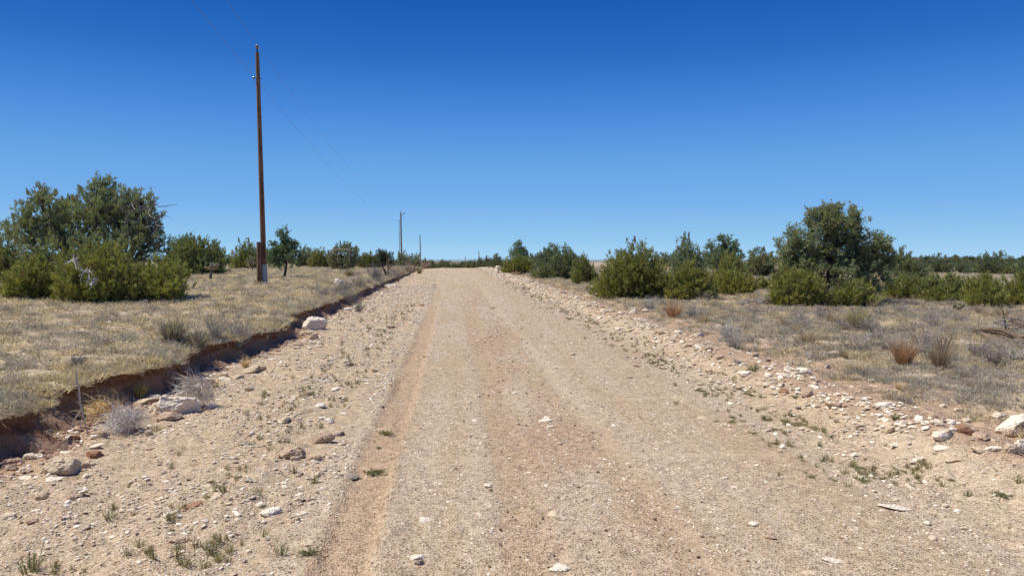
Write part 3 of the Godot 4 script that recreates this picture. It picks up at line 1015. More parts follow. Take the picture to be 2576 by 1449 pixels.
func stone(level: int, planes: int, size: Vector3, rough: float, m: Material, col := Color.WHITE) -> ArrayMesh:
	if not ico_cache.has(level):
		ico_cache[level] = ico(level)
	var g: Array = ico_cache[level]
	var ns := []
	for i in planes:
		ns.append([rvec(), rng.randf_range(0.62, 0.95)])
	ns.append([(Vector3.UP + rvec() * 0.25).normalized(), rng.randf_range(0.6, 0.8)])
	ns.append([(Vector3.DOWN + rvec() * 0.2).normalized(), rng.randf_range(0.6, 0.8)])
	var ph := rng.randf_range(0.0, 300.0)
	var pts := PackedVector3Array()
	for d: Vector3 in g[0]:
		var r := 1.05
		for n in ns:
			var c: float = (n[0] as Vector3).dot(d)
			if c > 0.05:
				r = minf(r, n[1] / c)
		r *= 1.0 + rough * n_mid.get_noise_3d(d.x * 40.0 + ph, d.y * 40.0, d.z * 40.0) + rough * 0.5 * n_fine.get_noise_3d(d.x * 60.0 + ph, d.y * 60.0, d.z * 60.0)
		pts.push_back(d * r * size)
	var mb := MB.new()
	for t in g[1]:
		mb.tri(pts[t[0]], pts[t[2]], pts[t[1]], col)
	return mb.mesh(m)

func hero_rock(x0: float, x1: float, y0: float, y1: float, mat: String, label: String, flat := 0.0, tilt := 0.0) -> void:
	var foot := on_ground((x0 + x1) * 0.5, y1 - 0.12 * (y1 - y0))
	var depth := depth_of(foot)
	var w := (x1 - x0) / F * depth
	var ext := (y1 - y0) / F * depth
	var dep := w * 0.62
	var h := maxf(ext - dep * 0.16, ext * 0.55) * (1.0 - flat)
	var o := solo("rock", stone(3, 11, Vector3(w * 0.60, h * 0.72, dep * 0.60), 0.10, M[mat]), label, "rock", foot + Vector3(0, h * 0.22, -dep * 0.35), "")
	o.rotation = Vector3(rng.randf_range(-0.12, 0.12), rng.randf_range(-0.3, 0.3), tilt)

func build_rocks() -> void:
	rng.seed = 400
	var H := [
		[395, 481, 996, 1045, "stone_white", "large flat-topped white boulder in the ditch by the grey tumbleweed", -0.35, 0.0],
		[393, 447, 1031, 1058, "stone_pink", "pinkish rock wedged under the front of the flat-topped white boulder", 0.0, 0.1],
		[335, 391, 993, 1018, "stone_cream", "low white-edged slab left of the flat-topped boulder", 0.3, 0.1],
		[112, 188, 1155, 1200, "stone_cream", "rounded cream boulder lowest in the ditch at lower left", -0.25, -0.05],
		[211, 253, 1130, 1155, "stone_red", "brick-red knobbly rock beside the pale slab in the ditch", 0.0, 0.0],
		[206, 253, 1113, 1131, "stone_white", "long pale grey slab just above the brick-red rock", 0.35, 0.25],
		[240, 265, 1086, 1103, "stone_pink", "small grey-pink rock right of the leaning stick's foot", 0.0, 0.2],
		[308, 340, 1078, 1094, "stone_pink", "brown-topped oval rock below the grey tumbleweed", 0.0, 0.0],
		[362, 380, 1079, 1096, "stone_cream", "small cream stone right of the brown-topped oval rock", 0.0, 0.0],
		[110, 137, 1098, 1112, "stone_red", "small reddish rock at the end of the bank's shadow", 0.2, 0.0],
		[179, 200, 1106, 1118, "stone_pink", "rounded tan stone between reddish rock and pale slab", 0.0, 0.0],
		[128, 147, 1125, 1140, "stone_white", "left one of two flat white stones above the cream boulder", 0.4, 0.1],
		[149, 176, 1130, 1143, "stone_white", "right one of two flat white stones above the cream boulder", 0.4, -0.1],
		[56, 80, 1136, 1156, "stone_white", "white jagged stone left of the two flat white stones", 0.1, 0.3],
		[84, 104, 1141, 1153, "stone_white", "white stone leaning against the jagged white stone", 0.0, -0.2],
		[-4, 44, 1150, 1174, "stone_pink", "half-shadowed rock heap piece at the left frame edge", 0.1, 0.0],
		[8, 38, 1165, 1186, "stone_pink", "brown wedge rock under the heap at the left frame edge", 0.0, 0.2],
		[38, 86, 1187, 1211, "stone_white", "flat pale sheet of rock left of the cream boulder", 0.55, -0.15],
		[108, 150, 1195, 1212, "stone_white", "chalky flat rock in front of the cream boulder", 0.5, 0.0],
		[203, 222, 1162, 1182, "stone_pink", "upright small rock right of the cream boulder", 0.0, 0.0],
		[84, 112, 1232, 1262, "stone_cream", "squarish pinkish-cream rock low at the left", 0.2, 0.0],
		[166, 212, 1224, 1252, "stone_white", "long white sliver stone on the left slope", 0.6, 0.45],
		[405, 443, 1284, 1303, "stone_white", "small bread-shaped white stone on the left slope", 0.2, 0.3],
		[446, 503, 1263, 1286, "stone_red", "long reddish-brown slab on the left slope", 0.3, 0.3],
		[655, 702, 1275, 1300, "stone_white", "pitted white rock with dark underside left of the wheel track", 0.1, 0.2],
		[697, 762, 1127, 1158, "stone_pink", "dark-faced pinkish boulder on the left shoulder", -0.25, 0.0],
		[731, 751, 1145, 1160, "stone_cream", "small cream stone tucked before the dark-faced boulder", 0.0, 0.0],
		[781, 834, 1087, 1118, "stone_pink", "flat-backed pink rock above the dark-faced boulder", 0.1, 0.15],
		[846, 876, 1108, 1122, "stone_pink", "thin tilted plate right of the flat-backed pink rock", 0.5, 0.3],
		[838, 864, 1084, 1098, "stone_grey", "dark little tilted rock nearest the wheel track", 0.1, 0.3],
		[417, 482, 1342, 1370, "stone_pink", "large flat pink rock with herbs growing on it", 0.4, 0.15],
		[752, 788, 1352, 1378, "stone_cream", "squarish flat cream stone low beside the wheel track", 0.6, 0.0],
		[860, 900, 1190, 1206, "stone_grey", "dark reddish flat rock at the left rim of the wheel track", 0.3, 0.0],
		[780, 808, 1186, 1202, "stone_cream", "sharp-edged tan rock left of the wheel track", 0.1, 0.2],
		[732, 764, 1247, 1264, "stone_cream", "elongated tan rock tilted beside a herb tuft", 0.2, 0.3],
		[730, 752, 1300, 1317, "stone_pink", "brown wedge stone near the pitted white rock", 0.1, 0.2],
		[780, 808, 1148, 1163, "stone_white", "white flat stone between boulder and wheel track", 0.4, 0.0],
		[765, 818, 799, 834, "stone_white", "big white boulder at the foot of the earth bank", -0.25, -0.1],
		[762, 782, 829, 842, "stone_cream", "small rock at the left foot of the big white bank boulder", 0.1, 0.0],
		[776, 800, 834, 857, "stone_cream", "rounded tan rock just below the big white bank boulder", 0.0, 0.0],
		[730, 758, 857, 873, "stone_pink", "dark brown rock below left of the big white bank boulder", 0.1, 0.0],
		[738, 757, 869, 877, "stone_white", "flat white chip under the dark brown rock", 0.4, 0.0],
		[866, 886, 771, 784, "stone_white", "white rock farther up the ditch near dry bushes", 0.0, 0.0],
		[886, 905, 766, 778, "stone_white", "second white rock farther up the ditch", 0.0, 0.0],
		[966, 994, 711, 724, "stone_white", "pair stone far up the ditch, larger white lump", 0.0, 0.0],
		[840, 862, 703, 724, "stone_white", "snow-white rock lying on the turf above the bank", -0.4, 0.0],
		[610, 650, 919, 940, "stone_cream", "pale pointed rock by the dry grass in the ditch", 0.0, 0.3],
		[635, 667, 916, 936, "stone_cream", "rounded rock right of the pale pointed ditch rock", 0.0, 0.0],
		[510, 534, 946, 966, "stone_white", "white rock sitting above the second grey tumbleweed", 0.0, 0.0],
		[548, 580, 946, 960, "stone_white", "flat white rock right of the white ditch rock", 0.3, -0.2],
		[671, 694, 899, 905, "stone_white", "flat white plate on the ditch edge", 0.5, 0.0],
		[864, 888, 906, 924, "stone_grey", "grey tilted plate beside a white stone on the left shoulder", 0.2, 0.35],
		[862, 876, 903, 914, "stone_white", "white stone propping the grey tilted plate", 0.0, 0.0],
		[974, 992, 815, 828, "stone_pink", "greyish lump on the gravel ridge left of the road", 0.0, 0.0],
		[764, 786, 980, 998, "stone_pink", "brown blocky stone alone on the left shoulder", 0.0, 0.0],
		[788, 816, 1009, 1026, "stone_white", "white flat stone below the brown blocky stone", 0.4, 0.1],
		[856, 874, 1033, 1046, "stone_white", "bright white stone among the shoulder herbs", 0.1, 0.0],
		[956, 988, 900, 912, "stone_cream", "rounded cream stone on the right of the gravel ridge", 0.2, 0.0],
		[1384, 1434, 1409, 1439, "stone_white", "white stone with grey patch in the road at bottom", 0.55, 0.1],
		[1034, 1066, 1392, 1410, "stone_white", "bright white road stone left of centre at bottom", 0.25, 0.0],
		[1040, 1064, 1404, 1424, "stone_grey", "grey-pink stone right below the bright white road stone", 0.2, 0.0],
		[2230, 2298, 1263, 1287, "stone_white", "bone-shaped long white stone set in the road", 0.6, -0.12],
		[2076, 2130, 1399, 1418, "stone_white", "flat white stone with grey pebble, right half of road", 0.6, -0.1],
		[2028, 2068, 1428, 1452, "stone_cream", "smooth tan stone at the bottom edge, right half of road", 0.5, 0.0],
		[1360, 1388, 1049, 1064, "stone_white", "white stone in the middle of the road near the red patch", 0.45, 0.0],
		[2520, 2600, 1046, 1080, "stone_white", "big cream slab at the right frame edge", 0.1, 0.35],
		[2536, 2570, 1071, 1102, "stone_cream", "five-sided cream rock under the big slab at right", 0.0, 0.1],
		[2502, 2533, 1034, 1050, "stone_white", "white flat-topped rock left above the big cream slab", 0.1, 0.0],
		[2560, 2600, 1100, 1146, "stone_white", "white block with dark red base at the right edge", 0.0, 0.0],
		[2531, 2566, 1113, 1142, "stone_cream", "cream block with shadowed red front at right", 0.0, 0.0],
		[2490, 2532, 1118, 1137, "stone_white", "white lumpy rock left of the cream block at right", 0.1, 0.0],
		[2454, 2486, 1119, 1140, "stone_cream", "thin curved plate in the stone row at lower right", 0.4, -0.3],
		[2444, 2466, 1072, 1092, "stone_cream", "leaning tan rock with shadowed hollow face at right", 0.0, -0.4],
		[2354, 2394, 1118, 1130, "stone_white", "flat white plank-like stone at lower right", 0.5, 0.2],
		[2384, 2406, 1054, 1072, "stone_white", "upright white stone at the end of the berm stones", 0.0, 0.3],
		[2351, 2380, 1056, 1070, "stone_white", "jagged white stone left of the upright white stone", 0.1, -0.2],
		[2428, 2446, 1049, 1064, "stone_white", "pale round stone on the reddish earth at right", 0.0, 0.0],
		[2370, 2386, 1015, 1027, "stone_white", "egg-shaped white stone on the reddish earth", 0.0, 0.4],
		[2404, 2424, 1024, 1037, "stone_cream", "dark-sided cream stone right of the egg-shaped stone", 0.0, 0.0],
		[2246, 2276, 1113, 1124, "stone_white", "flat white stone at the right rim of the road", 0.3, 0.0],
		[2300, 2330, 1148, 1164, "stone_white", "split white stone at the right rim of the road", 0.2, 0.3],
		[2388, 2424, 1150, 1164, "stone_cream", "flat tan stone near green herbs at lower right", 0.3, 0.0],
		[2122, 2148, 1078, 1088, "stone_white", "white wedge stone at the road's right rim", 0.3, -0.2],
		[2029, 2050, 904, 917, "stone_white", "white rock on earth beyond the berm, middle right", 0.0, 0.0],
		[2186, 2206, 950, 962, "stone_white", "white lens-shaped rock in the middle of the right berm", 0.1, 0.0],
		[2078, 2090, 913, 930, "stone_white", "upright white chip on the right berm", 0.0, 0.0],
		[1980, 2012, 921, 934, "stone_white", "long white rock of a pair on the right berm", 0.2, -0.2],
		[1994, 2030, 930, 946, "stone_white", "slanting white rock of a pair on the right berm", 0.2, 0.2],
		[2160, 2192, 1007, 1022, "stone_white", "white rock in the right berm's stone cluster", 0.1, 0.0],
		[1586, 1604, 771, 783, "stone_white", "upper rock of the white pair on the berm by the juniper", 0.0, 0.0],
		[1584, 1606, 777, 792, "stone_white", "lower rock of the white pair on the berm by the juniper", 0.0, 0.4],
		[1618, 1638, 776, 788, "stone_white", "single white rock right of the white pair", 0.0, 0.0],
		[1470, 1492, 739, 752, "stone_cream", "pale blocky rock in the far berm", 0.0, 0.0],
		[1492, 1518, 736, 752, "stone_white", "large white rock in the far berm before the big juniper", -0.3, 0.0],
		[1548, 1568, 784, 796, "stone_cream", "tan rock in the berm below the white pair", 0.0, 0.2],
		[1698, 1716, 829, 842, "stone_white", "white rock at the foot of the berm, midway", 0.0, 0.2],
		[1754, 1772, 834, 848, "stone_white", "white rock on reddish earth before the dry shrubs", 0.0, 0.0],
		[86, 116, 838, 850, "stone_white", "white flat stone lying in the left grass", 0.3, 0.2],
		[262, 278, 806, 818, "stone_white", "small white stone in the grass below the tall juniper", 0.1, 0.0],
		[124, 141, 1003, 1014, "stone_white", "white stone at the lip of the near earth bank", 0.0, 0.0],
	]
	for r in H:
		hero_rock(r[0], r[1], r[2], r[3], r[4], r[5], r[6], r[7])
	# a cairn of three stones: each one is its own rock
	var base := on_ground(1252.5, 688.0)
	var y := base.y
	for row in [[0.22, 0.17, "lowest white stone of the small cairn right of the road"], [0.20, 0.15, "middle white stone of the small cairn right of the road"], [0.19, 0.13, "top white stone of the small cairn right of the road"]]:
		var o := solo("rock", stone(2, 9, Vector3(row[0], row[1], 0.18), 0.08, M.stone_white), row[2], "rock", Vector3(base.x + rnd(-0.03, 0.03), y + row[1] * 0.72, base.z))
		o.rotation.y = rnd(0, 6)
		y += row[1] * 1.42
	# loose stones one can still tell apart, from a few shared shapes
	rng.seed = 450
	var shapes := {}
	for mat in ["stone_white", "stone_cream", "stone_pink", "stone_grey", "stone_red"]:
		shapes[mat] = []
		for i in 4:
			shapes[mat].append(stone(2, 10, Vector3(1, rng.randf_range(0.45, 0.75), rng.randf_range(0.6, 0.9)), 0.10, M[mat]))
	var word := {"stone_white": "white", "stone_cream": "cream", "stone_pink": "pinkish", "stone_grey": "grey", "stone_red": "reddish"}
	var zones := [
		["berm", 84, "%s %s stone in the right berm, %s", "stones of the right berm", [[8.5, "near the big cream slab"], [13.0, "below the rust-red grass clump"], [22.0, "before the rusty clump"], [40.0, "beside the biggest juniper"], [999.0, "up towards the cairn"]]],
		["left", 62, "%s %s stone loose on the left shoulder, %s", "stones of the left shoulder", [[5.5, "close to the bottom edge"], [8.5, "level with the track's flat weeds"], [15.0, "level with the flat-topped white boulder"], [25.0, "level with the big white bank boulder"], [999.0, "up towards the crest"]]],
		["ditch", 34, "%s %s stone in the ditch, %s", "stones of the ditch", [[7.5, "below the near bank's shadow"], [10.5, "around the flat-topped boulder"], [17.0, "before the big white bank boulder"], [999.0, "beyond the big white bank boulder"]]],
		["road", 44, "%s %s flat stone pressed into the road, %s", "stones set in the road", [[5.2, "close to the bottom edge"], [8.5, "level with the track's flat weeds"], [999.0, "farther up the road"]]]]
	for z in zones:
		for i in z[1]:
			var s := 0.0
			var u := 0.0
			var size := 0.0
			match z[0]:
				"berm":
					s = 5.6 * pow(13.0, rng.randf())
					u = 4.0 + rng.randfn(0.0, 0.24)
					size = rng.randf_range(0.045, 0.085) * (1.0 + s * 0.012)
				"left":
					s = 4.0 * pow(12.0, rng.randf())
					u = rng.randf_range(-2.9, -0.95)
					size = rng.randf_range(0.03, 0.06) * (1.0 + s * 0.01)
				"ditch":
					s = 5.5 * pow(10.0, rng.randf())
					u = edge(s) + rng.randf_range(0.12, 0.75)
					size = rng.randf_range(0.04, 0.085) * (1.0 + s * 0.01)
				"road":
					s = 3.9 * pow(5.0, rng.randf())
					u = rng.randf_range(-0.3, 3.0)
					size = rng.randf_range(0.03, 0.055)
			var mat: String = ["stone_white", "stone_white", "stone_cream", "stone_cream", "stone_pink"][rng.randi() % 5]
			if rng.randf() < 0.07:
				mat = ["stone_grey", "stone_red"][rng.randi() % 2]
			var flat := 0.4 if z[0] == "road" else 1.0
			var y2 := hgt(u, s) + size * (0.03 if z[0] == "road" else 0.16)
			var far_word := ""
			for b in z[4]:
				if s < b[0]:
					far_word = b[1]
					break
			var big_word := "larger" if size / (1.0 + s * 0.01) > 0.055 else "small"
			var o := solo("rock", shapes[mat][rng.randi() % 4], z[2] % [big_word, word[mat], far_word], "rock", Vector3(u, y2, -s), z[3])
			o.scale = Vector3(size, size * flat, size)
			o.rotation = Vector3(rng.randf_range(-0.25, 0.25), rng.randf() * TAU, rng.randf_range(-0.25, 0.25))

func scatter(parent: Node, called: String, mesh: Mesh, list: Array) -> void:
	# list: [Transform3D, Color]
	var mm := MultiMesh.new()
	mm.transform_format = MultiMesh.TRANSFORM_3D
	mm.use_colors = true
	mm.mesh = mesh
	mm.instance_count = list.size()
	for i in list.size():
		mm.set_instance_transform(i, list[i][0])
		mm.set_instance_color(i, list[i][1])
	var o := MultiMeshInstance3D.new()
	o.name = called
	o.multimesh = mm
	parent.add_child(o, true)
	o.set_meta("kind", "stuff")

func stuff(called: String, label: String, category: String) -> Node3D:
	var o := thing(called, label, category, Vector3.ZERO)
	o.set_meta("kind", "stuff")
	return o

func turned(p: Vector3, sc: Vector3, tilt: float) -> Transform3D:
	var b := Basis.from_euler(Vector3(rng.randf_range(-tilt, tilt), rng.randf() * TAU, rng.randf_range(-tilt, tilt)))
	return Transform3D(b.scaled_local(sc), p)

func build_gravel() -> void:
	rng.seed = 500
	var kinds := []
	for i in 5:
		kinds.append(stone(1, 8, Vector3(1, rng.randf_range(0.45, 0.8), rng.randf_range(0.55, 0.95)), 0.12, M.pebble))
	var cols := [lin(0.74, 0.64, 0.48), lin(0.80, 0.71, 0.56), lin(0.60, 0.48, 0.34), lin(0.53, 0.41, 0.29), lin(0.58, 0.48, 0.36), lin(0.47, 0.36, 0.26), lin(0.34, 0.26, 0.20), lin(0.62, 0.50, 0.36)]
	var lists := [[], [], [], [], []]
	var put := func(u: float, s: float, size: float, sink: float, pale: float) -> void:
		if n_mid.get_noise_2d(u * 2.4 + 900.0, s * 1.6) + 0.5 * n_mid.get_noise_2d(u * 9.0, s * 9.0) < rng.randf_range(-0.55, 0.22):
			return
		var col: Color = cols[rng.randi() % 8]
		if rng.randf() < pale:
			col = cols[rng.randi() % 2]
		col = col * rng.randf_range(0.85, 1.1)
		col.a = 1.0
		lists[rng.randi() % 5].append([turned(Vector3(u, hgt(u, s) + size * sink, -s), Vector3(size, size * rng.randf_range(0.6, 1.0), size), 0.35), col])
	# carriageway: small chips, fewer in the wheel paths
	for i in 44000:
		var s := 3.4 * pow(8.0, pow(rng.randf(), 0.85))
		var u := rng.randf_range(-0.95, 3.3)
		if absf(u + 0.58) < 0.16 and rng.randf() < 0.93:
			continue
		if absf(u - 0.5) < 0.22 and rng.randf() < 0.6:
			continue
		put.call(u, s, 0.0032 * (1.0 + s * 0.07) * (1.0 + 2.0 * pow(rng.randf(), 5.0)), 0.1, 0.28)
	# left shoulder: loose and coarse
	for i in 38000:
		var s := 3.4 * pow(12.0, pow(rng.randf(), 0.85))
		var u := rng.randf_range(-3.6, -0.78)
		put.call(u, s, 0.0048 * (1.0 + s * 0.06) * (1.0 + 2.6 * pow(rng.randf(), 7.0)), 0.2, 0.12)
	for i in 3800:
		var s := 4.2 * pow(18.0, pow(rng.randf(), 0.75))
		var u := -1.65 + rng.randfn(0.0, 0.42)
		put.call(u, s, 0.014 * (1.0 + s * 0.018) * rng.randf_range(0.5, 1.5), 0.25, 0.35)
	# ditch
	for i in 5000:
		var s := 4.5 * pow(18.0, pow(rng.randf(), 0.9))
		var u := edge(s) + 0.05 + absf(rng.randfn(0.0, 0.4))
		put.call(u, s, 0.008 * (1.0 + s * 0.04) * (1.0 + 2.0 * pow(rng.randf(), 3.0)), 0.25, 0.3)
	# crumbled earth below the cut
	for i in 3600:
		var s := 4.6 * pow(9.0, rng.randf())
		var u := edge(s) + slump(s) * rng.randf() + absf(rng.randfn(0.0, 0.16))
		var size := 0.008 * (1.0 + s * 0.03) * (1.0 + 3.0 * pow(rng.randf(), 3.0))
		var col := lin(0.46, 0.30, 0.20) * rng.randf_range(0.7, 1.2)
		col.a = 1.0
		lists[rng.randi() % 5].append([turned(Vector3(u, hgt(u, s) + size * 0.3, -s), Vector3.ONE * size, 0.5), col])
	# right rim and berm
	for i in 10000:
		var s := 4.0 * pow(24.0, pow(rng.randf(), 0.9))
		var u := 3.7 + rng.randfn(0.0, 0.5)
		if u < 2.6:
			continue
		put.call(u, s, 0.0065 * (1.0 + s * 0.05) * (1.0 + 3.0 * pow(rng.randf(), 5.0)), 0.25, 0.2)
	for i in 1700:
		var s := 6.0 * pow(16.0, rng.randf())
		var u := 3.95 + rng.randfn(0.0, 0.25)
		put.call(u, s, 0.024 * (1.0 + s * 0.012) * rng.randf_range(0.5, 1.6), 0.3, 0.5)
	for i in 700:
		var s := 3.7 * pow(7.0, rng.randf())
		put.call(rng.randf_range(-0.35, 3.4), s, 0.011 * (1.0 + s * 0.03) * rng.randf_range(0.6, 1.7), -0.25, 0.8)
	for i in 620:
		var s := 3.7 * pow(5.0, rng.randf())
		var u := 0.85 + rng.randfn(0.0, 0.45)
		var size := 0.0045 * (1.0 + s * 0.05) * (1.0 + 1.6 * pow(rng.randf(), 4.0))
		var col := lin(0.26, 0.175, 0.125) * rng.randf_range(0.5, 1.5)
		col.a = 1.0
		lists[rng.randi() % 5].append([turned(Vector3(u, hgt(u, s) + size * 0.4, -s), Vector3.ONE * size, 0.5), col])
	# far road surface
	for i in 9000:
		var s := rng.randf_range(25.0, 95.0)
		var u := rng.randf_range(-3.2, 4.3)
		put.call(u, s, rng.randf_range(0.008, 0.028), 0.15, 0.4)
	# beyond the verge
	for i in 2600:
		var s := 5.0 * pow(7.0, rng.randf())
		var u := 4.9 + absf(rng.randfn(0.0, 1.6))
		put.call(u, s, rng.randf_range(0.006, 0.02), 0.2, 0.3)
	var g := stuff("gravel", "loose pale gravel strewn over road, shoulders and berm", "gravel")
	for i in 5:
		scatter(g, "gravel_chips", kinds[i], lists[i])

# ------------------------------------------------------------------ dry grass and small herbs in the mass
func grass_tuft(count: int, h: float, w: float, spread: float, thick: float, dome: float) -> ArrayMesh:
	var mb := MB.new()
	for i in count:
		var a := rng.randf() * TAU
		var out := Vector3(cos(a), 0, sin(a))
		var rr := sqrt(rng.randf())
		var root := out * rr * w + Vector3(0, dome * (1.0 - rr * rr), 0)
		var dir := (Vector3.UP * 0.6 + out * spread * rr + rvec() * 0.7).normalized()
		var len := h * rng.randf_range(0.5, 1.15)
		var side := dir.cross(rvec()).normalized() * thick
		var bend := (dir + rvec() * 0.6).normalized()
		var mid := root + dir * len * 0.55
		var g := rng.randf_range(0.7, 1.1)
		var col := Color(g, g, g * rng.randf_range(0.9, 1.05))
		mb.tri(root - side - Vector3(0, 0.015, 0), root + side - Vector3(0, 0.015, 0), mid, col)
		mb.tri(mid - side * 0.7, mid + side * 0.7, mid + bend * len * 0.5, col)
	return mb.mesh(M.grass)

func build_grass() -> void:
	rng.seed = 600
	var low := []
	var tall := []
	for i in 5:
		low.append(grass_tuft(30, 0.05, 0.065, 1.6, 0.0046, 0.035))
	for i in 4:
		tall.append(grass_tuft(36, 0.15, 0.05, 0.8, 0.0045, 0.02))
	var straw := lin(0.90, 0.77, 0.52)
	var grey := lin(0.66, 0.60, 0.51)
	var brown := lin(0.30, 0.26, 0.22)
	var ll := [[], [], [], [], []]
	var lt := [[], [], [], []]
	var tint := func(u: float, s: float, far: float) -> Color:
		var a := n_mid.get_noise_2d(u * 3.0 + 61.0, s * 3.0)
		var b := n_mid.get_noise_2d(u * 0.7 + 7.0, s * 0.7 + 3.0)
		var c := grey.lerp(straw, clampf(0.52 + 1.5 * a + 0.9 * b + far + rng.randf_range(-0.4, 0.4), 0.0, 1.0))
		if rng.randf() < 0.24:
			c = c.lerp(brown, 0.8)
		c = c * rng.randf_range(0.6, 1.1)
		c.a = 1.0
		return c
	# left: short turf, thick right up to the lip of the cut
	for i in 92000:
		var s := 3.2 * pow(29.0, pow(rng.randf(), 0.68))
		var wide := 7.0 + s * 0.88
		var e := edge(s)
		var u := e + 0.06 - rng.randf() * wide
		if u < -7.0 - s * 0.85:
			continue
		var bare := n_mid.get_noise_2d(u * 4.5 + 300.0, s * 4.5) + 0.8 * n_fine.get_noise_2d(u * 14.0, s * 14.0)
		if bare < 0.06 and rng.randf() < 0.95:
			continue
		var sc := (0.9 + s * 0.032) * rng.randf_range(0.6, 1.5)
		ll[rng.randi() % 5].append([turned(Vector3(u, hgt(minf(u, e - 0.01), s), -s), Vector3(sc, sc * 0.9, sc), 0.25), tint.call(u, s, 0.05 * sstep(10.0, 25.0, s))])
	for i in 7000:
		var s := 5.0 * pow(16.0, pow(rng.randf(), 0.8))
		var e := edge(s)
		var u := e - 0.02 - absf(rng.randfn(0.0, 3.0 + s * 0.2)) if i > 2600 else e + rng.randf_range(-0.35, 0.05)
		if n_mid.get_noise_2d(u * 2.5 + 30.0, s * 2.5) < 0.02 and i > 2600:
			continue
		var sc := (0.6 + s * 0.014) * rng.randf_range(0.5, 1.1)
		lt[rng.randi() % 4].append([turned(Vector3(u, hgt(minf(u, e - 0.01), s), -s), Vector3(sc, sc, sc), 0.3), tint.call(u, s, -0.15)])
	# right: thinner, greyer, taller with bare earth near the berm
	for i in 78000:
		var s := 5.6 * pow(16.0, pow(rng.randf(), 0.74))
		var u := 4.75 + rng.randf() * (5.0 + s * 0.92)
		if u > 6.0 + s * 0.95:
			continue
		var bare := n_mid.get_noise_2d(u * 3.2 + 500.0, s * 3.2) + 0.5 * sstep(4.7, 6.6, u) - 0.38
		if bare < -0.10 and rng.randf() < 0.93:
			continue
		var sc := (0.8 + s * 0.032) * rng.randf_range(0.6, 1.4)
		ll[rng.randi() % 5].append([turned(Vector3(u, hgt(u, s), -s), Vector3(sc, sc, sc), 0.25), tint.call(u, s, 0.30 * sstep(17.0, 24.0, s) - 0.25)])
	for i in 15000:
		var s := 6.0 * pow(9.0, pow(rng.randf(), 0.85))
		var u := 5.2 + rng.randf() * (2.0 + s * 0.75)
		if n_mid.get_noise_2d(u * 2.0 + 130.0, s * 2.0) + 0.3 * sstep(5.0, 8.0, u) - 0.3 * sstep(18.0, 22.0, s) < 0.05:
			continue
		var sc := (0.65 + s * 0.014) * rng.randf_range(0.5, 1.25)
		lt[rng.randi() % 4].append([turned(Vector3(u, hgt(u, s), -s), Vector3(sc, sc, sc), 0.3), tint.call(u, s, -0.25)])
	var g := stuff("grass", "dry short straw and grey grass covering both verges", "grass")
	for i in 5:
		scatter(g, "short_grass", low[i], ll[i])
	for i in 4:
		scatter(g, "taller_grass", tall[i], lt[i])
	# little herbs of the road rims
	rng.seed = 640
	var herbs := [weed(0), weed(0), weed(1), weed(2)]
	var lh := [[], [], [], []]
	for i in 1300:
		var s := 5.0 * pow(9.0, rng.randf())
		var u := 3.25 + rng.randfn(0.0, 0.28)
		if n_mid.get_noise_2d(u * 4.0, s * 2.2 + 800.0) < -0.05:
			continue
		var sc := rng.randf_range(0.18, 0.42) * (1.0 + s * 0.012)
		var g2 := rng.randf_range(0.8, 1.25)
		lh[[0, 1, 1, 2][rng.randi() % 4]].append([turned(Vector3(u, hgt(u, s), -s), Vector3(sc, sc, sc), 0.2), Color(g2, g2 * 0.98, g2 * 0.95)])
	for i in 520:
		var s := 3.9 * pow(7.0, rng.randf())
		var u := -1.15 - absf(rng.randfn(0.0, 0.55))
		if n_mid.get_noise_2d(u * 4.0 + 90.0, s * 3.0) < -0.02:
			continue
		var sc := rng.randf_range(0.22, 0.5) * (1.0 + s * 0.01)
		var g2 := rng.randf_range(0.8, 1.3)
		lh[[0, 1, 1, 3][rng.randi() % 4]].append([turned(Vector3(u, hgt(u, s), -s), Vector3(sc, sc, sc), 0.2), Color(g2 * 1.05, g2, g2 * 0.95)])
	var h := stuff("weeds", "scattered tiny green herbs along both rims of the road", "weeds")
	for i in 4:
		scatter(h, "herbs", herbs[i], lh[i])

# ------------------------------------------------------------------ single shrubs, cacti, dead wood
func clump(label: String, x0: float, x1: float, y0: float, y1: float, kind: String, count: int, ca: Color, cb: Color) -> void:
	var p := on_ground((x0 + x1) * 0.5, y1)
	var d := depth_of(p)
	var w := (x1 - x0) / F * d
	var h := (y1 - y0) / F * d
	match kind:
		"grass":
			solo("dry_grass_clump", blade_clump(w, h * 1.02, count, ca, cb, clampf(w / h * 0.6, 0.3, 1.3), 0.002 + d * 0.00008), label, "grass clump", p, "dry grass clumps")
		"twig":
			var o := thing("dry_shrub", label, "shrub", p, "dry shrubs")
			part(o, "stems", twig_bush(w, h, count, ca, cb, 0.003 + d * 0.00012).mesh(M.twig))
		"broom":
			var o := thing("broom_shrub", label, "shrub", p, "green-topped shrubs")
			part(o, "stems", twig_bush(w, h * 0.85, int(count / 4.0), lin(0.2, 0.17, 0.13), lin(0.28, 0.24, 0.18), 0.004 + d * 0.0001).mesh(M.twig))
			part(o, "foliage", blade_clump(w, h, count, ca, cb, clampf(w / h * 0.5, 0.3, 1.2), 0.003 + d * 0.00012))
		"tangle":
			solo("tumbleweed", tangle(w, h, count, ca, cb, 0.002 + d * 0.00006), label, "tumbleweed", p, "tumbleweeds")
		"cholla":
			var o := solo("cholla_cactus", cholla(h, count), label, "cactus", p, "cholla cacti")
			var bb := o.mesh.get_aabb()
			o.scale = Vector3(w / maxf(bb.size.x, 0.1), h / maxf(bb.end.y, 0.1), w / maxf(bb.size.z, 0.1))

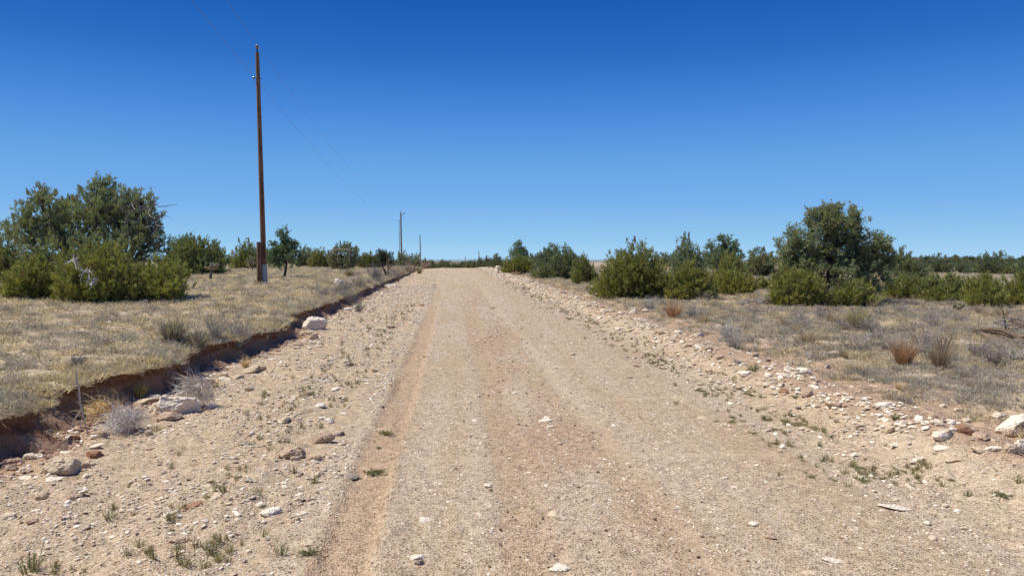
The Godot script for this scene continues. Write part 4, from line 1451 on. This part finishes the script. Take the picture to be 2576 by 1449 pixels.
func where_right(p: Vector3) -> String:
	var b := cam_basis.inverse() * (p - EYE)
	var px := CX + F * b.x / -b.z
	var across := "before the biggest juniper" if px < 1820.0 else ("before the largest pinyon" if px < 2230.0 else "before the right-edge junipers")
	return across + (", close to the berm" if p.x < 7.5 else (", midway back" if -p.z < 17.0 else ", far back"))

func build_shrubs() -> void:
	rng.seed = 700
	var ga := lin(0.25, 0.235, 0.20)
	var gb := lin(0.36, 0.335, 0.29)
	var rust := lin(0.36, 0.20, 0.11)
	var straw := lin(0.50, 0.40, 0.25)
	var rows := [
		["grey-green broom-like shrub on the turf above the bank", 395, 470, 798, 868, "broom", 420, lin(0.20, 0.20, 0.12), lin(0.30, 0.275, 0.19)],
		["second broom-like shrub leaning over the bank lip", 455, 530, 822, 885, "broom", 360, lin(0.22, 0.205, 0.13), lin(0.31, 0.28, 0.20)],
		["thin grey twiggy shrub right of the broom shrubs", 508, 572, 782, 852, "twig", 46, ga, gb],
		["grey twiggy shrub hanging over the bank near the big white boulder", 560, 628, 790, 880, "twig", 60, ga, gb],
		["small dark grass tuft behind the leaning stick", 168, 212, 894, 922, "twig", 40, lin(0.16, 0.15, 0.14), ga],
		["coil of golden dead stems in the ditch", 200, 312, 994, 1058, "tangle", 260, lin(0.72, 0.52, 0.22), lin(0.80, 0.61, 0.31)],
		["grey tumbleweed below the golden coil", 252, 375, 1020, 1086, "tangle", 460, lin(0.52, 0.48, 0.42), lin(0.72, 0.67, 0.59)],
		["grey tumbleweed behind the flat-topped white boulder", 432, 548, 938, 1026, "tangle", 480, lin(0.44, 0.39, 0.33), lin(0.64, 0.57, 0.47)],
		["bright yellow grass tuft against the earth face", 326, 374, 955, 998, "grass", 120, lin(0.56, 0.42, 0.12), lin(0.40, 0.34, 0.10)],
		["orange-brown grass tuft in the ditch by the pale pointed rock", 598, 634, 888, 922, "grass", 90, lin(0.48, 0.32, 0.15), straw],
		["green grass tuft beside the white ditch rock", 528, 556, 955, 974, "grass", 60, lin(0.16, 0.17, 0.05), lin(0.24, 0.22, 0.08)],
		["small green grass tuft under the flat-topped boulder's left", 466, 490, 970, 990, "grass", 50, lin(0.12, 0.15, 0.04), lin(0.22, 0.22, 0.08)],
		["dry grass tuft at the right end of the grey tumbleweed", 372, 410, 1062, 1084, "grass", 70, lin(0.30, 0.26, 0.14), straw],
		["dark drooping dry brush on the bank below the snow-white rock", 845, 905, 715, 772, "twig", 70, lin(0.17, 0.15, 0.135), lin(0.27, 0.235, 0.20)],
		["twiggy brush in front of the two white ditch rocks", 880, 925, 752, 786, "twig", 40, lin(0.20, 0.175, 0.15), ga],
		["green-topped round shrub on the left plain", 860, 896, 674, 696, "broom", 260, lin(0.25, 0.24, 0.11), lin(0.36, 0.31, 0.17)],
		["yellowish low shrub on the left plain nearer the bank", 892, 925, 700, 722, "broom", 180, lin(0.30, 0.26, 0.14), lin(0.38, 0.32, 0.2)],
		["dead grey bush beside the weathered stump", 916, 976, 664, 706, "twig", 80, lin(0.13, 0.12, 0.115), lin(0.22, 0.20, 0.185)],
		["brown brush along the bank top near the road crest", 976, 1020, 668, 708, "twig", 70, lin(0.22, 0.175, 0.14), lin(0.32, 0.26, 0.20)],
		["brown brush nearest the second pole's foot", 1006, 1046, 656, 694, "twig", 70, lin(0.22, 0.175, 0.14), lin(0.30, 0.25, 0.18)],
		["reddish dry shrub on the left skyline near the crest", 1052, 1092, 656, 674, "twig", 60, lin(0.30, 0.21, 0.16), lin(0.36, 0.28, 0.22)],
		["yellow-green bush at the left road rim near the crest", 1044, 1066, 672, 688, "broom", 120, lin(0.22, 0.20, 0.06), lin(0.30, 0.25, 0.09)],
		["grey brush on the bank shoulder midway to the crest", 930, 972, 700, 728, "twig", 60, lin(0.20, 0.175, 0.15), ga],
		["rusty low shrub on the left plain by the skyline", 768, 812, 656, 674, "twig", 60, lin(0.30, 0.20, 0.14), lin(0.36, 0.27, 0.20)],
		["pale straw shrub beside the drooping cholla", 472, 512, 668, 692, "grass", 140, lin(0.42, 0.36, 0.18), lin(0.36, 0.30, 0.2)],
		["rust-red grass clump nearest, tallest on the right plain", 2238, 2312, 842, 920, "grass", 460, rust, lin(0.42, 0.31, 0.20)],
		["tan spiky grass clump beside the dead dark stick", 2330, 2402, 850, 928, "grass", 380, lin(0.36, 0.28, 0.19), lin(0.26, 0.21, 0.155)],
		["dark twiggy shrub near the right edge", 2472, 2538, 862, 922, "twig", 56, lin(0.13, 0.11, 0.10), lin(0.25, 0.21, 0.18)],
		["tan grass clump left of the rust-red clump", 2004, 2062, 820, 868, "grass", 200, lin(0.42, 0.33, 0.21), lin(0.27, 0.22, 0.16)],
		["rusty grass clump behind the berm before the big juniper", 1664, 1726, 748, 800, "grass", 360, rust, lin(0.40, 0.29, 0.19)],
		["grey twiggy mound left of the rusty clump", 1610, 1664, 748, 782, "twig", 70, ga, gb],
		["grey twiggy shrub right of the rusty clump", 1716, 1770, 762, 800, "twig", 60, ga, gb],
		["rabbitbrush with yellow seed heads before the largest pinyon", 2118, 2206, 768, 828, "broom", 340, lin(0.40, 0.34, 0.10), lin(0.30, 0.28, 0.12)],
		["dark low brush at the right foot of the yellow rabbitbrush", 2150, 2222, 796, 836, "twig", 60, lin(0.15, 0.13, 0.12), ga],
		["grey shrub on the verge, first left of the tan clump", 1800, 1862, 806, 850, "twig", 56, ga, gb],
		["grey spreading shrub behind the berm at mid right", 1812, 1880, 826, 876, "twig", 60, lin(0.22, 0.20, 0.17), gb],
		["brown dry shrub before the bushy right-edge juniper", 2444, 2484, 764, 790, "twig", 70, lin(0.26, 0.20, 0.15), lin(0.34, 0.27, 0.2)],
		["small grey shrub at far right beside the log", 2530, 2580, 868, 912, "twig", 50, ga, gb],
		["straw tuft on the berm's earth in the middle right", 1862, 1890, 824, 846, "grass", 90, straw, lin(0.42, 0.36, 0.2)],
		["green spiky tuft among the berm stones", 1872, 1922, 904, 932, "grass", 60, lin(0.11, 0.135, 0.045), lin(0.2, 0.2, 0.08)],
		["green weed tuft in the berm at right", 2240, 2272, 1030, 1056, "grass", 70, lin(0.12, 0.145, 0.045), lin(0.22, 0.21, 0.09)],
		["grey-green weed patch in front of the berm at right", 2354, 2412, 1072, 1092, "grass", 90, lin(0.22, 0.21, 0.12), lin(0.32, 0.28, 0.19)],
		["golden tuft on the berm near the grey shrubs", 2246, 2282, 952, 978, "grass", 70, lin(0.45, 0.36, 0.17), straw],
		["rounded grey shrub near the crest at right", 1345, 1372, 682, 702, "twig", 60, lin(0.25, 0.22, 0.19), gb],
		["tan round shrub near the crest at right", 1376, 1402, 684, 702, "broom", 120, lin(0.40, 0.33, 0.19), lin(0.32, 0.27, 0.18)],
		["reddish grass patch near the crest at right", 1272, 1318, 676, 692, "grass", 120, lin(0.34, 0.22, 0.15), lin(0.40, 0.30, 0.2)],
		["drooping small cholla on the left plain before the dark juniper", 509, 548, 660, 704, "cholla", 3, ga, gb],
		["branching cholla behind the drooping small cholla", 568, 600, 636, 672, "cholla", 4, ga, gb],
		["dark leaning cholla just left of the pole stub", 618, 648, 644, 684, "cholla", 4, ga, gb],
		["large cholla right of the small pinyon", 742, 784, 624, 668, "cholla", 4, ga, gb],
		["cholla before the pointed juniper on the left skyline", 784, 824, 634, 660, "cholla", 4, ga, gb],
		["pale cholla in front of the hollow juniper", 856, 900, 638, 668, "cholla", 4, ga, gb],
		["grey cholla left of the dark narrow juniper at right", 1402, 1432, 672, 700, "cholla", 4, ga, gb],
		["tiny dark cholla skeleton on the right plain", 2388, 2422, 758, 784, "cholla", 3, ga, gb],
	]
	for r in rows:
		clump(r[0], r[1], r[2], r[3], r[4], r[5], r[6], r[7], r[8])
	# more dry brush on the verges, alike to the eye
	rng.seed = 720
	var protos := []
	for i in 4:
		protos.append(twig_bush(0.62, 0.34, 44, lin(0.17, 0.15, 0.13), lin(0.30, 0.26, 0.22), 0.0048).mesh(M.twig))
	var tufts := []
	for i in 3:
		tufts.append(blade_clump(0.4, 0.33, 110, lin(0.32, 0.25, 0.18), lin(0.46, 0.37, 0.24), 0.7, 0.0045))
	for i in 120:
		var s := rng.randf_range(9.0, 27.0)
		var u := rng.randf_range(5.6, 4.0 + s * 0.72)
		var p := Vector3(u, hgt(u, s), -s)
		var sc := rng.randf_range(0.6, 1.25)
		if i % 3 == 0:
			var o := solo("dry_grass_clump", tufts[rng.randi() % 3], "dry tan grass clump, " + where_right(p), "grass clump", p, "grass clumps of the right verge")
			o.scale = Vector3.ONE * sc
			o.rotation.y = rng.randf() * TAU
		else:
			var o := thing("dry_shrub", "low grey dry shrub, " + where_right(p), "shrub", p, "grey shrubs of the right verge")
			part(o, "stems", protos[rng.randi() % 4])
			o.scale = Vector3(sc, sc * rng.randf_range(0.6, 1.0), sc)
			o.rotation.y = rng.randf() * TAU
	for i in 30:
		var s := rng.randf_range(14.0, 60.0)
		var u := edge(s) - (rng.randf_range(0.0, 0.5) if i < 16 else rng.randf_range(1.0, 3.0 + s * 0.45))
		var p := Vector3(u, hgt(minf(u, edge(s) - 0.02), s), -s)
		var o := thing("dry_shrub", ("grey dry brush on the left bank rim, " + ("near the big white boulder" if s < 24.0 else ("below the snow-white rock" if s < 38.0 else "near the crest"))) if i < 16 else ("small grey shrub on the left turf, " + ("before the nearest pole" if s < 34.0 else "behind the nearest pole")), "shrub", p, "brush of the left bank" if i < 16 else "shrubs of the left plain")
		part(o, "stems", protos[rng.randi() % 4])
		var sc := rng.randf_range(0.7, 1.3) if i < 16 else rng.randf_range(0.5, 1.0)
		o.scale = Vector3(sc, sc * 0.9, sc)
		o.rotation.y = rng.randf() * TAU
	# herbs that stand alone
	rng.seed = 740
	var herb := [weed(0), weed(1), weed(2), weed(0), weed(1), weed(2)]
	for r in [
		[273, 1306, 2, 1.2, "white-flowered herb alone on the left slope"], [76, 1440, 2, 2.2, "widest white-flowered herb patch at lower left"], [318, 1398, 2, 0.9, "white-flowered herb low on the left slope"],
		[530, 1398, 2, 1.2, "white-flowered herb in full bloom near bottom left"], [458, 1420, 2, 0.9, "white-flowered herb at the bottom left, right of the widest patch"], [567, 1238, 0, 1.2, "green herb tuft beside the left slope's small rocks"],
		[430, 1180, 0, 0.9, "small green herb on the open left slope"], [705, 1400, 0, 1.2, "bright green herb left of the wheel track at bottom"], [660, 1352, 0, 0.9, "upright green herb left of the squarish cream stone"],
		[556, 1365, 0, 1.0, "thin-stemmed green herb at lower left"], [787, 1218, 0, 1.1, "grass-like green herb left of the wheel track"], [970, 1094, 4, 1.5, "larger flat green weed lying in the wheel track"],
		[940, 1193, 4, 1.5, "flat green weed across the wheel track, nearer one"], [952, 1128, 1, 0.55, "tiny dark weed between the two flat weeds"], [1068, 899, 1, 0.8, "dark green weed far up the wheel track"],
		[662, 1000, 0, 1.5, "bright green grass patch on the left shoulder"], [2520, 1248, 1, 1.1, "dense dark green weed at lower right"], [2090, 1098, 1, 0.8, "lone small green weed near the right road rim"],
		[2434, 1250, 0, 0.9, "thin green herb right of the road near lower right"], [2000, 1000, 1, 0.9, "lone leafy weed at the rim of the right gravel"], [890, 740, 1, 1.6, "green weed on bank below the snow-white rock"],
		[1240, 776, 1, 1.4, "dark little weed in the road, far up the middle"], [2560, 1216, 0, 1.2, "green herb by the right frame edge"], [776, 1395, 1, 1.1, "leafy weed left of wheel track at bottom"]]:
		var p := on_ground(r[0], r[1])
		var o := solo("green_weed", herb[r[2]], r[4], "weed", p, "single herbs")
		o.scale = Vector3.ONE * r[3] * 0.5
		o.rotation.y = rng.randf() * TAU
	# dead wood
	rng.seed = 760
	var mb := MB.new()
	var foot := on_ground(220.0, 1092.0)
	var d := depth_of(foot)
	var a := foot + Vector3(0, -0.02, 0)
	var path := [[199.0, 1014.0, -0.1], [196.0, 975.0, -0.15], [190.0, 955.0, -0.2], [191.0, 930.0, -0.25]]
	var pts := PackedVector3Array([Vector3.ZERO])
	for r in path:
		pts.push_back(at_depth(r[0], r[1], d + r[2] * 0.5) - a)
	mb.tube(pts, PackedFloat32Array([0.006, 0.009, 0.010, 0.009, 0.006]), 5, lin(0.52, 0.46, 0.39))
	mb.tube(PackedVector3Array([pts[1] * 0.8, pts[1] * 0.55 + Vector3(-0.07, 0, 0.02), pts[1] * 0.35 + Vector3(-0.12, -0.02, 0.03)]), PackedFloat32Array([0.005, 0.004, 0.002]), 4, lin(0.48, 0.42, 0.36))
	mb.tube(PackedVector3Array([pts[1] * 0.8, pts[1] * 0.5 + Vector3(-0.02, 0, 0.0), Vector3(-0.06, 0.02, 0.05)]), PackedFloat32Array([0.005, 0.004, 0.003]), 4, lin(0.46, 0.40, 0.34))
	solo("dead_stick", mb.mesh(M.twig), "pale crooked stick leaning upright against the near earth bank", "stick", a)
	# weathered log at the right edge
	mb = MB.new()
	var l0 := on_ground(2462.0, 842.0)
	var l1 := on_ground(2590.0, 866.0)
	for i in 3:
		var off := Vector3(0, 0.05 + 0.05 * (i % 2), -0.07 * i)
		limb(mb, off, l1 - l0 + off, 0.05 - 0.01 * i, 0.065 - 0.01 * i, -0.03, lin(0.42, 0.35, 0.26) * (1.0 - 0.15 * i), 7)
	solo("fallen_log", mb.mesh(M.bark), "split weathered log lying in the grass at the right edge", "log", l0)
	mb = MB.new()
	var b0 := on_ground(2556.0, 836.0)
	for i in 46:
		var p := Vector3(rng.randf_range(-0.35, 0.5), rng.randf_range(0.02, 0.3), rng.randf_range(-0.3, 0.3))
		limb(mb, p, p + (rvec() * Vector3(1, 0.35, 1)) * rng.randf_range(0.2, 0.5), 0.014, 0.004, 0.0, lin(0.22, 0.19, 0.17) * rng.randf_range(0.7, 1.5), 4)
	limb(mb, Vector3(-0.2, 0.05, 0), Vector3(-0.32, 0.52, 0), 0.018, 0.007, 0.0, lin(0.12, 0.1, 0.09), 5)
	solo("brush_pile", mb.mesh(M.twig), "heap of dead grey branches at the right edge before the junipers", "branch pile", b0)
	mb = MB.new()
	for i in 5:
		limb(mb, Vector3(0.02 * i, 0, 0), Vector3(-0.06 + 0.05 * i, rng.randf_range(0.28, 0.5), rng.randf_range(-0.05, 0.05)), 0.014, 0.006, 0.0, lin(0.10, 0.085, 0.08), 4)
	solo("dead_stick", mb.mesh(M.twig), "dark dead stub sticking up inside the tan grass clump", "stick", on_ground(2368.0, 905.0))
	# stump on the left bank
	mb = MB.new()
	var s0 := on_ground(972.0, 697.0)
	limb(mb, Vector3(0, -0.05, 0), Vector3(-0.5, 1.0, 0), 0.08, 0.05, 0.0, lin(0.14, 0.12, 0.11), 6)
	limb(mb, Vector3(0.15, -0.05, 0), Vector3(0.16, 1.15, 0), 0.06, 0.045, 0.0, lin(0.36, 0.31, 0.27), 6)
	for i in 6:
		limb(mb, Vector3(0.1, 0.5, 0), Vector3(0.1, 0.5, 0) + (rvec() + Vector3(0, 0.4, 0)) * 0.6, 0.03, 0.01, 0.0, lin(0.25, 0.22, 0.2), 4)
	solo("tree_stump", mb.mesh(M.bark), "weathered two-pronged dead stump on the left bank", "stump", s0)
	mb = MB.new()
	var r0 := on_ground(1036.0, 684.0)
	for i in 18:
		var p := Vector3(rng.randf_range(-0.5, 0.5), rng.randf_range(0.1, 0.7), rng.randf_range(-0.3, 0.3))
		limb(mb, p * 0.4, p * 1.5, 0.04, 0.012, 0.0, lin(0.38, 0.33, 0.29) * rng.randf_range(0.4, 1.1), 5)
	solo("uprooted_roots", mb.mesh(M.bark), "tangle of bleached uprooted roots by the left road rim near the crest", "roots", r0)
	mb = MB.new()
	var f0 := on_ground(1905.0, 768.0)
	for i in 14:
		limb(mb, Vector3(rng.randf_range(-0.7, 0.2), 0.05, rng.randf_range(-0.1, 0.1)), Vector3(rng.randf_range(-0.1, 0.9), rng.randf_range(0.02, 0.25), rng.randf_range(-0.2, 0.2)), 0.014, 0.005, -0.08, lin(0.30, 0.27, 0.25) * rng.randf_range(0.6, 1.2), 4)
	solo("fallen_branch", mb.mesh(M.twig), "grey fallen branch in the grass under the brightest juniper", "branch", f0)

# ------------------------------------------------------------------ power line
func lathe(profile: Array, sides: int, lean: Vector3, col: Color) -> MB:
	var mb := MB.new()
	var prev := PackedVector3Array()
	for i in profile.size():
		var y: float = profile[i][0]
		var ring := PackedVector3Array()
		for k in sides:
			var a := TAU * k / sides
			ring.push_back(Vector3(cos(a) * profile[i][1], y, sin(a) * profile[i][1]) + lean * y)
		if i > 0:
			for k in sides:
				var k2 := (k + 1) % sides
				mb.tri(prev[k], ring[k], prev[k2], col)
				mb.tri(prev[k2], ring[k], ring[k2], col)
		prev = ring
	for k in range(1, sides - 1):
		mb.tri(prev[0], prev[k], prev[k + 1], col)
	return mb

func shaft(h: float, r0: float, r1: float, lean: Vector3) -> MB:
	# round pole: weathered grey-brown wood above, redder wood below, a dark creosote streak down one side
	var mb := MB.new()
	var rings := 44
	var sides := 16
	var prev := PackedVector3Array()
	for i in rings + 1:
		var t := float(i) / rings
		var y := lerpf(-0.3, h, t)
		var r := lerpf(r0, r1, t)
		var ring := PackedVector3Array()
		for k in sides:
			var a := TAU * k / sides
			ring.push_back(Vector3(cos(a) * r, y, sin(a) * r) + lean * y)
		if i > 0:
			for k in sides:
				var k2 := (k + 1) % sides
				var a := TAU * (k + 0.5) / sides
				var n := n_mid.get_noise_3d(cos(a) * 22.0, y * 2.0, sin(a) * 22.0)
				var col := lin(0.36, 0.20, 0.115).lerp(lin(0.36, 0.28, 0.215), clampf(t * 1.1 + n * 0.6, 0.0, 1.0))
				var dark := absf(wrapf(a - 1.35 - 0.35 * n_line.get_noise_1d(y * 20.0), -PI, PI))
				if dark < 0.30 and n > -0.28:
					col = col.lerp(lin(0.09, 0.06, 0.05), 0.7)
				mb.tri(prev[k], ring[k], prev[k2], col)
				mb.tri(prev[k2], ring[k], ring[k2], col)
		prev = ring
	for k in range(1, sides - 1):
		mb.tri(prev[0], prev[k], prev[k + 1], lin(0.16, 0.13, 0.11))
	return mb

func insulator() -> MB:
	return lathe([[0.0, 0.03], [0.03, 0.075], [0.05, 0.04], [0.08, 0.068], [0.1, 0.04], [0.14, 0.062], [0.17, 0.04], [0.19, 0.012]], 12, Vector3.ZERO, Color.WHITE)

func wire(label: String, a: Vector3, b: Vector3, sag: float, r: float) -> void:
	var mb := MB.new()
	var pts := PackedVector3Array()
	var rad := PackedFloat32Array()
	for i in 41:
		var t := i / 40.0
		pts.push_back((b - a) * t - Vector3(0, 4.0 * sag * t * (1.0 - t), 0))
		rad.push_back(r)
	mb.tube(pts, rad, 5, Color.WHITE)
	solo("power_wire", mb.mesh(M.wire), label, "wire", a, "power line wires")

func build_poles() -> void:
	rng.seed = 800
	# first pole
	var depth := 34.0
	var foot := drop_on(at_depth(664.0, 700.0, depth))
	var top := at_depth(651.5, 138.0, depth)
	var h := top.y - foot.y
	var lean := Vector3((top.x - foot.x) / h, 0, 0)
	var p := thing("utility_pole", "tall brown wooden utility pole with grey guard, nearest the camera", "utility pole", foot, "utility poles")
	part(p, "shaft", shaft(h, 0.128, 0.085, lean).mesh(M.pole))
	var guard := lathe([[-0.2, 0.142], [0.86, 0.136], [0.865, 0.128]], 20, lean, Color.WHITE).mesh(M.galvanised)
	part(p, "guard", guard)
	var pin := part(p, "top_pin", lathe([[0.0, 0.035], [0.32, 0.03]], 8, Vector3.ZERO, Color.WHITE).mesh(M.iron))
	pin.position = lean * h + Vector3(0, h - 0.12, 0)
	var ins := part(pin, "insulator", insulator().mesh(M.porcelain))
	ins.position = Vector3(0, 0.29, 0)
	ins.scale = Vector3(1.25, 1.0, 1.25)
	var hy := h - 1.15
	var rack := MB.new()
	limb(rack, Vector3(-0.2, 0, 0), Vector3(0.2, 0, 0), 0.012, 0.012, 0.0, Color.WHITE, 5)
	limb(rack, Vector3(-0.17, 0, 0), Vector3(-0.13, -0.14, 0.03), 0.006, 0.006, 0.0, Color.WHITE, 4)
	var brk := part(p, "neutral_bracket", rack.mesh(M.iron))
	brk.position = lean * hy + Vector3(0, hy, 0.08)
	var ins2 := part(brk, "insulator", insulator().mesh(M.porcelain))
	ins2.position = Vector3(-0.17, -0.02, 0)
	ins2.scale = Vector3.ONE * 0.6
	var w1 := foot + lean * h + Vector3(0, h + 0.33, 0)
	var w2 := foot + lean * hy + Vector3(-0.17, hy + 0.08, 0.08)
	# stub post set beside it
	var sf := drop_on(at_depth(651.0, 700.0, 33.8))
	var sh := at_depth(651.0, 609.0, 33.8).y - sf.y
	var stub := MB.new()
	stub = shaft(sh, 0.105, 0.102, Vector3(0.0, 0, 0))
	solo("pole_stub", stub.mesh(M.pole), "short dark brown wooden stub standing against the nearest utility pole", "post", sf)
	# second pole with its riser conduit and arrester arm
	depth = 149.0
	foot = drop_on(at_depth(1010.0, 655.0, depth))
	top = at_depth(1008.0, 536.0, depth)
	h = top.y - foot.y
	p = thing("utility_pole", "second utility pole with conduit and top arm, beyond the bank", "utility pole", foot, "utility poles")
	lean = Vector3((top.x - foot.x) / h, 0, 0)
	part(p, "shaft", shaft(h, 0.17, 0.12, lean).mesh(M.pole))
	var cond := part(p, "conduit", lathe([[-0.2, 0.05], [h * 0.88, 0.04]], 6, lean, Color.WHITE).mesh(M.iron))
	cond.position = Vector3(-0.36, 0, 0)
	var arm := MB.new()
	limb(arm, Vector3(0, 0, 0), Vector3(0.38, 0.02, 0), 0.03, 0.03, 0.0, Color.WHITE)
	limb(arm, Vector3(0.38, 0, 0), Vector3(0.38, 0.3, 0), 0.04, 0.04, 0.0, Color.WHITE)
	limb(arm, Vector3(0.38, 0.28, 0), Vector3(0.62, 0.36, 0), 0.02, 0.02, 0.0, Color.WHITE)
	var armp := part(p, "arm", arm.mesh(M.iron))
	armp.position = lean * h + Vector3(0, h - 0.55, 0)
	for i in 3:
		var strap := MB.new()
		limb(strap, Vector3(-0.36, 0, 0), Vector3(0.0, 0, 0), 0.025, 0.025, 0.0, Color.WHITE, 4)
		var sy := h - 1.5 - i * 2.4
		part(p, "strap", strap.mesh(M.iron)).position = lean * sy + Vector3(0, sy, 0)
	var i2 := part(armp, "insulator", insulator().mesh(M.porcelain))
	i2.position = Vector3(0.62, 0.35, 0)
	i2.scale = Vector3.ONE * 1.9
	var i3 := part(p, "insulator", insulator().mesh(M.porcelain))
	i3.position = lean * h + Vector3(0.0, h - 0.08, 0.14)
	i3.scale = Vector3.ONE * 1.4
	part(p, "top_pin", lathe([[0.0, 0.07], [0.55, 0.01]], 8, Vector3.ZERO, Color.WHITE).mesh(M.iron)).position = lean * h + Vector3(0, h - 0.05, 0)
	var e1 := foot + lean * h + Vector3(0, h + 0.45, 0)
	var e2 := foot + Vector3(0, h - 1.3, 0.16)
	# farther poles
	var far_tops := []
	for row in [[1058.0, 1056.0, 592.0, 285.0, "third utility pole, plain dark, right of the second one"], [1205.0, 1204.5, 632.0, 330.0, "thin far pole rising over junipers right of the road gap"], [1170.0, 1170.0, 646.0, 420.0, "faintest farthest pole in the middle of the road gap"], [2500.0, 2500.0, 634.0, 330.0, "lone thin pole on the far right hillside"]]:
		depth = row[3]
		foot = drop_on(at_depth(row[0], 655.0, depth))
		top = at_depth(row[1], row[2], depth)
		h = top.y - foot.y
		p = thing("utility_pole", row[4], "utility pole", foot, "utility poles")
		lean = Vector3((top.x - foot.x) / h, 0, 0)
		part(p, "shaft", shaft(h, 0.2, 0.16, lean).mesh(M.pole))
		var fi := part(p, "insulator", insulator().mesh(M.porcelain))
		fi.position = lean * h + Vector3(0, h, 0)
		fi.scale = Vector3.ONE * 1.2
		far_tops.append(foot + lean * h + Vector3(0, h + 0.2, 0))
	wire("upper wire from the nearest pole to the second pole", w1, e1, 1.9, 0.0045)
	wire("lower wire from the nearest pole to the second pole", w2, e2, 2.0, 0.0045)
	wire("upper wire from the nearest pole out over the top of the frame", w1, Vector3(-3.0, 11.2, 32.0), 0.5, 0.0045)
	wire("lower wire from the nearest pole out over the top of the frame", w2, Vector3(-3.3, 10.0, 32.0), 0.5, 0.0045)
	wire("wire from the second pole to the third pole", e1, far_tops[0], 2.2, 0.007)

# ------------------------------------------------------------------ scene
func clear_sky() -> ImageTexture:
	# cloudless dry air: colour by height above the horizon alone (sine of the elevation, linear colour)
	var stops := []
	for r in [[-1.0, 112, 98, 84], [-0.02, 150, 150, 150], [-0.003, 174, 215, 246], [0.005, 167, 212, 245], [0.0305, 146, 198, 238], [0.073, 122, 178, 236], [0.124, 102, 164, 229], [0.185, 75, 139, 219], [0.251, 44, 111, 195], [0.313, 29, 95, 183], [0.42, 22, 82, 170], [1.0, 18, 68, 152]]:
		stops.append([r[0], Color8(r[1], r[2], r[3]).srgb_to_linear() * (1.0 / EXPOSURE)])
	var rows := 1024
	var im := Image.create(8, rows, false, Image.FORMAT_RGBF)
	for y in rows:
		var e := sin((0.5 - (y + 0.5) / rows) * PI)
		var c: Color = stops[0][1]
		for i in range(1, stops.size()):
			if e <= stops[i][0]:
				c = (stops[i - 1][1] as Color).lerp(stops[i][1], (e - stops[i - 1][0]) / (stops[i][0] - stops[i - 1][0]))
				break
		for x in 8:
			im.set_pixel(x, y, c)
	return ImageTexture.create_from_image(im)

func _ready() -> void:
	var cam := Camera3D.new()
	cam.name = "camera"
	add_child(cam)
	cam.position = EYE
	cam.rotation_degrees = Vector3(PITCH, YAW, 0)
	cam.fov = rad_to_deg(2.0 * atan(CY / F))
	cam.near = 0.05
	cam.far = 4000.0
	cam.current = true
	cam_basis = cam.basis
	var env := Environment.new()
	env.background_mode = Environment.BG_SKY
	var sky := Sky.new()
	var sm := PanoramaSkyMaterial.new()
	sm.panorama = clear_sky()
	sky.sky_material = sm
	env.sky = sky
	env.tonemap_mode = Environment.TONE_MAPPER_LINEAR
	env.tonemap_exposure = EXPOSURE
	env.sdfgi_enabled = true
	env.ssao_enabled = true
	env.ssil_enabled = true
	var we := WorldEnvironment.new()
	we.name = "environment"
	we.environment = env
	add_child(we)
	var sun := DirectionalLight3D.new()
	sun.name = "sun"
	sun.light_energy = 1.56
	sun.light_color = Color(1.0, 0.985, 0.955)
	sun.light_angular_distance = 0.5
	sun.shadow_enabled = true
	add_child(sun)
	var to_sun := Vector3(-0.993 * cos(deg_to_rad(61.0)), sin(deg_to_rad(61.0)), -0.12 * cos(deg_to_rad(61.0)))
	sun.look_at_from_position(Vector3.ZERO, -to_sun, Vector3.UP)

	n_big.seed = 3
	n_big.frequency = 0.008
	n_mid.seed = 4
	n_mid.frequency = 0.35
	n_mid.fractal_octaves = 2
	n_mid.noise_type = FastNoiseLite.TYPE_SIMPLEX
	n_fine.seed = 5
	n_fine.frequency = 0.3
	n_fine.fractal_type = FastNoiseLite.FRACTAL_NONE
	n_line.seed = 6
	n_line.frequency = 0.05
	n_line.fractal_octaves = 2

	make_materials()
	stage("materials")
	build_ground()
	stage("ground")
	build_poles()
	stage("poles")
	build_trees()
	stage("trees")
	build_rocks()
	stage("rocks")
	build_gravel()
	stage("gravel")
	build_grass()
	stage("grass")
	build_shrubs()
	stage("shrubs")

func stage(what: String) -> void:
	print(what, " ", Time.get_ticks_msec())
